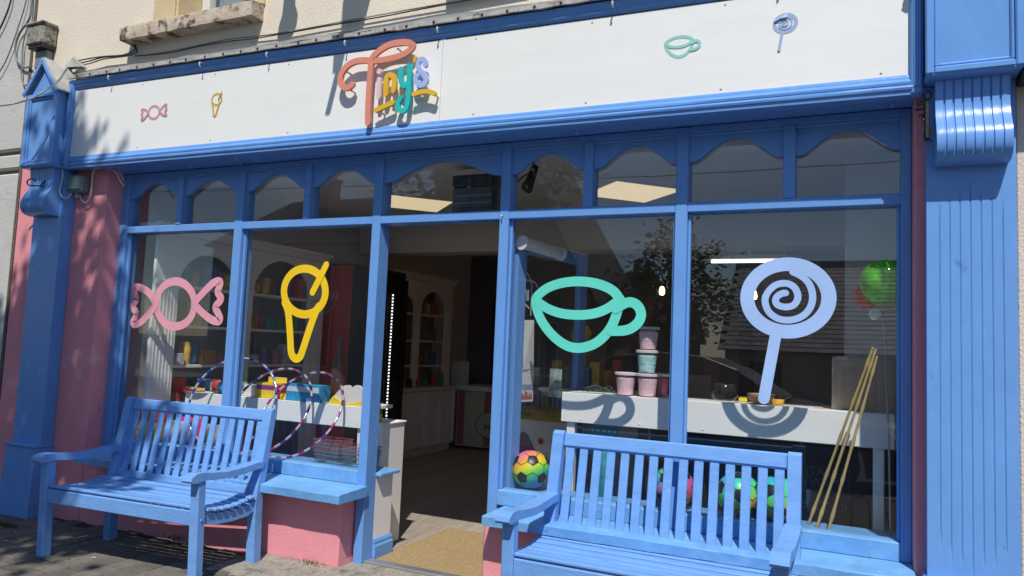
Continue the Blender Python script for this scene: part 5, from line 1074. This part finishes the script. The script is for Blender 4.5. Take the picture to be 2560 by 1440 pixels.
tree((-4.3, -15.0, -.05), (-4.2, -15.0, 3.1), (1.5, 1.3, 1.5), 40, 2700, .17, 'small street tree mirrored beside the lollipop sticker', 21)
SLATE = mat('grey_slate', (.34, .325, .34), .5, .25, 6, .3, 30, rnd=.30); RENW = mat('aged_white_render', (.52, .50, .46), .85, .1, 2, dirt=((.3, .28, .25), 1.5, .5, .8)); RENT = mat('tan_render', (.36, .28, .19), .85, .1, 2); BRK = mat('brown_brick', (.22, .12, .07), .9, .3, 20); RDK = mat('dark_roof', (.035, .034, .038), .7, .2, 8, .4, 20)
def windows(t, xs_, z0, z1, y, wd=.9):
    for x in xs_:
        w_ = obj('window', bx(x-wd/2, x+wd/2, y-.02, y+.03, z0, z1), DKG, t)
        f_ = MB()
        for a, b_, c, d in ((x-wd/2-.06, x-wd/2, z0-.06, z1+.06), (x+wd/2, x+wd/2+.06, z0-.06, z1+.06)): f_.box(a, b_, y-.01, y+.06, c, d, b=.006)
        f_.box(x-wd/2, x+wd/2, y-.01, y+.06, z1, z1+.06, b=.006); f_.box(x-wd/2, x+wd/2, y-.01, y+.08, z0-.06, z0, b=.006); f_.box(x-.02, x+.02, y+.031, y+.05, z0, z1); obj('frame', f_, PVC, w_)
def house(x0, x1, yf, dp, zg, ze, zr, wall, roof, label, chim=(), gable=False):
    t = thing('house', label, 'house', ((x0+x1)/2, yf, zg)); ym = yf-dp/2
    obj('wall', bx(x0, x1, yf-dp, yf, zg-.4, ze), wall, t)
    if gable:
        xm = (x0+x1)/2; obj('gable', MB().prism([(x0, ze), (x1, ze), (xm, zr)], yf-dp, yf-.01), wall, t)
        for sx in (-1, 1):
            e = xm+sx*((x1-x0)/2+.25); zz = ze-.25*(zr-ze)/((x1-x0)/2); obj('roof', MB().add([(xm, yf+.25, zr+.08), (e, yf+.25, zz+.08), (e, yf-dp-.2, zz+.08), (xm, yf-dp-.2, zr+.08), (xm, yf+.25, zr+.2), (e, yf+.25, zz+.2), (e, yf-dp-.2, zz+.2), (xm, yf-dp-.2, zr+.2)], [(0, 1, 2, 3), (4, 5, 6, 7), (0, 1, 5, 4), (1, 2, 6, 5), (2, 3, 7, 6), (3, 0, 4, 7)]), roof, t)
    else:
        obj('roof', MB().prism([(yf+.3, ze-.05), (ym, zr), (yf-dp-.3, ze-.05)], x0-.15, x1+.15, 'x'), roof, t)
        for x in (x0, x1): pass
    for cx, cy, cz in chim:
        c_ = obj('chimney', bx(cx-.35, cx+.35, cy-.3, cy+.3, cz-2.5, cz, b=.02), BRK, t); obj('chimney_cap', bx(cx-.42, cx+.42, cy-.37, cy+.37, cz, cz+.12, b=.02), CONC, c_)
        for k in (-.17, .17): obj('chimney_pot', MB().lathe([(.11, .12), (.09, .5), (.11, .52)], 10, (cx+k, cy, cz)), BRK, c_)
    return t
# low slate roofed house opposite the lollipop pane
hs = house(-3.3, 7.5, -18.0, 6.0, -1.0, 1.55, 4.3, RENW, RDK, 'low white house with slate roof mirrored in the rightmost pane', ((6.5, -21, 5.2),)); windows(hs, (-2.2, 0.2, 2.6, 5), -.1, 1.2, -17.97)
pitch = math.atan2(4.3-1.5, 3.3); sl_d = Vector((0, -math.cos(pitch), math.sin(pitch))); e0 = Vector((0, -17.72, 1.50)); nrm = Vector((0, math.sin(pitch), math.cos(pitch))); ln = math.hypot(2.85, 3.3)
rows = 21; cell = []
for j in range(rows):
    for i in range(34): cell.append((-3.45+i*.33+(.165 if j % 2 else 0), j))
cell.sort(key=lambda c: abs(c[0]+.6)); sm = None; rest_ = MB()
Mr = Matrix(((1, 0, 0), (0, sl_d.y, nrm.y), (0, sl_d.z, nrm.z))).to_4x4()
for q, (x, j) in enumerate(cell):
    p = e0+sl_d*(j*ln/rows)+Vector((x, 0, 0))+nrm*.035
    if q < 300:
        if sm is None: o_ = obj('slate', MB().box(0, .322, 0, ln/rows*1.25, -.004, .012), SLATE, hs, world=False); sm = o_.data
        else: o_ = bpy.data.objects.new('slate', sm); COL.objects.link(o_); o_.parent = hs
        M = Matrix.Translation(p-hs.location) @ Mr @ Matrix.Rotation(-.05+random.uniform(-.012, .012), 4, 'X'); o_.matrix_basis = M
    else:
        rest_.box(0, .322, 0, ln/rows*1.25, -.004, .012, M=Matrix.Translation(p) @ Mr @ Matrix.Rotation(-.05, 4, 'X'))
tag(obj('slate_field', rest_, SLATE, hs, recalc=False), kind='stuff')
for i in range(32): obj('ridge_tile', MB().tube([(-3.4+i*.34, -21.0, 4.30), (-3.4+i*.34+.33, -21.0, 4.32)], .11, 8), SLATE, hs, smooth=60)
h2 = house(-10.1, -5.6, -12.6, 4, -.2, 2.7, 6.7, RENT, RDK, 'tan gabled house mirrored above the teacup sticker', (), True); windows(h2, (-8.9, -6.8), .7, 1.9, -12.57); windows(h2, (-7.85,), 3.0, 4.2, -12.57)
h5 = house(-9.0, -4.3, -16.7, 3, -.4, 1.7, 2.9, RENW, RDK, 'low dark roofed house behind the tan gabled one', ((-5.85, -18.2, 3.6),)); windows(h5, (-5.0,), .3, 1.2, -16.67)
h3 = house(-17.5, -9.2, -12.4, 7, -.2, 4.0, 6.0, RENW, RDK, 'taller house with chimneys mirrored in the left fanlights', ((-15.5, -15.0, 6.4), (-11.2, -15.5, 6.5))); windows(h3, (-16, -13.4, -10.8), .6, 2.0, -12.37); windows(h3, (-16, -13.4, -10.8), 2.6, 3.7, -12.37)
h4 = house(9.5, 18, -14, 7, -.2, 3.6, 5.8, RENT, RDK, 'house at the far right of the opposite street', ()); windows(h4, (11, 14, 17), .6, 2.0, -13.97)
cable('overhead_wire', [(-30, -11.5, 5.9), (-12, -11.5, 5.3), (0, -11.5, 5.1), (14, -11.5, 5.5), (30, -11.5, 6.2)], .012, CABD, 'overhead wire strung across the opposite side of the street', 'wire')
# parked car behind the photographer, mirrored in the right panes
def car(x0, yc, zg, label):
    t = thing('parked_car', label, 'car', (x0+2.1, yc, zg)); PB = mat('dark_car_paint', (.018, .020, .026), .18, .05, coat=.8); L_ = 4.25; hw = .86
    low = [(0, .30), (.02, .62), (.10, .80), (.35, .90), (1.0, .94), (2.8, .93), (3.3, .86), (3.95, .72), (4.20, .55), (4.25, .32), (4.1, .20)]
    def arch_(cx): return [(cx+.36*math.cos(a), .30+.36*math.sin(a)) for a in [math.pi*k/8 for k in range(9)]]
    under = [(4.1, .20), (3.80, .2)]+[(p[0], max(.2, p[1])) for p in arch_(3.42)]+[(1.15, .2)]+[(p[0], max(.2, p[1])) for p in arch_(.78)]+[(.1, .2)]
    prof = [(x0+a, zg+b_) for a, b_ in low[:-1]+under]; body = MB(); n = len(prof); ws = [(-hw, .96), (-hw*.92, 1.0)]
    obj('body', MB().prism(prof, yc-hw, yc+hw), PB, t, smooth=30)
    roof = [(.42, .90), (.62, 1.18), (.95, 1.36), (1.5, 1.43), (2.05, 1.40), (2.45, 1.26), (2.95, .93)]
    gh = MB(); m_ = len(roof)
    for yy, sc_ in ((-1, 1), (1, 1)): gh.v += [Vector((x0+a, yc+yy*(hw-.04-.16*max(0, (b_-.9))/.5), zg+b_)) for a, b_ in roof]
    gh.f = [(i, i+1, m_+i+1, m_+i) for i in range(m_-1)]+[tuple(range(m_)), tuple(m_+i for i in range(m_))]; gh.m = [0]*len(gh.f); obj('cabin', gh, PB, t, smooth=40)
    CG = mat('car_glass', (.01, .012, .014), .05, .05, spec=.8)
    for sy_ in (-1, 1):
        for a, b_ in (((.70, .95), (1.50, 1.35)), ((1.56, .95), (2.35, 1.33))):
            y = lambda z: yc+sy_*(hw-.04-.16*max(0, (z-.9))/.5+.006)
            obj('side_window', MB().add([(x0+a[0], y(a[1]), zg+a[1]), (x0+b_[0]+(.35 if a[0] > 1 else 0), y(a[1]), zg+a[1]), (x0+b_[0]-(.10 if a[0] > 1 else 0), y(b_[1]), zg+b_[1]), (x0+a[0]+(.22 if a[0] < 1 else 0), y(b_[1]), zg+b_[1])], [(0, 1, 2, 3)]), CG, t, recalc=False)
    obj('windscreen', MB().add([(x0+2.93, yc-.72, zg+.965), (x0+2.93, yc+.72, zg+.965), (x0+2.16, yc+.60, zg+1.39), (x0+2.16, yc-.60, zg+1.39)], [(0, 1, 2, 3)]), CG, t, recalc=False)
    for cx in (.78, 3.42):
        for sy_ in (-1, 1):
            w_ = obj('wheel', MB().lathe([(.18, -.09), (.30, -.09), (.315, -.06), (.315, .06), (.30, .09), (.18, .09)], 24, (x0+cx, yc+sy_*.78, zg+.315), Matrix.Rotation(RAD(90), 4, 'X')), plain('tyre', (.02, .02, .02), .8), t, smooth=40)
            obj('rim', MB().lathe([(0, -.07), (.18, -.08), (.19, 0), (.18, .08), (0, .07)], 16, (x0+cx, yc+sy_*.78, zg+.315), Matrix.Rotation(RAD(90), 4, 'X')), ALU, w_, smooth=40)
    for sy_ in (-1, 1): obj('headlight', bx(x0+4.08, x0+4.20, yc+sy_*.62-.15, yc+sy_*.62+.15, zg+.55, zg+.66, b=.03), PVC, t); obj('tail_light', bx(x0-.01, x0+.06, yc+sy_*.66-.12, yc+sy_*.66+.12, zg+.62, zg+.78, b=.02), REDC, t); obj('door_mirror', bx(x0+2.45, x0+2.60, yc+sy_*.90-.09, yc+sy_*.90+.09, zg+.95, zg+1.07, b=.03), PB, t)
    obj('chrome_trim', MB().tube([(x0+a, yc+hw-.045-.16*max(0, b_-.9)/.5+.012, zg+b_+.0) for a, b_ in roof[:-1]], .012, 6), ALU, t, smooth=60)
car(-3.65, -5.75, -.10, 'dark parked car mirrored across the panes right of the door')
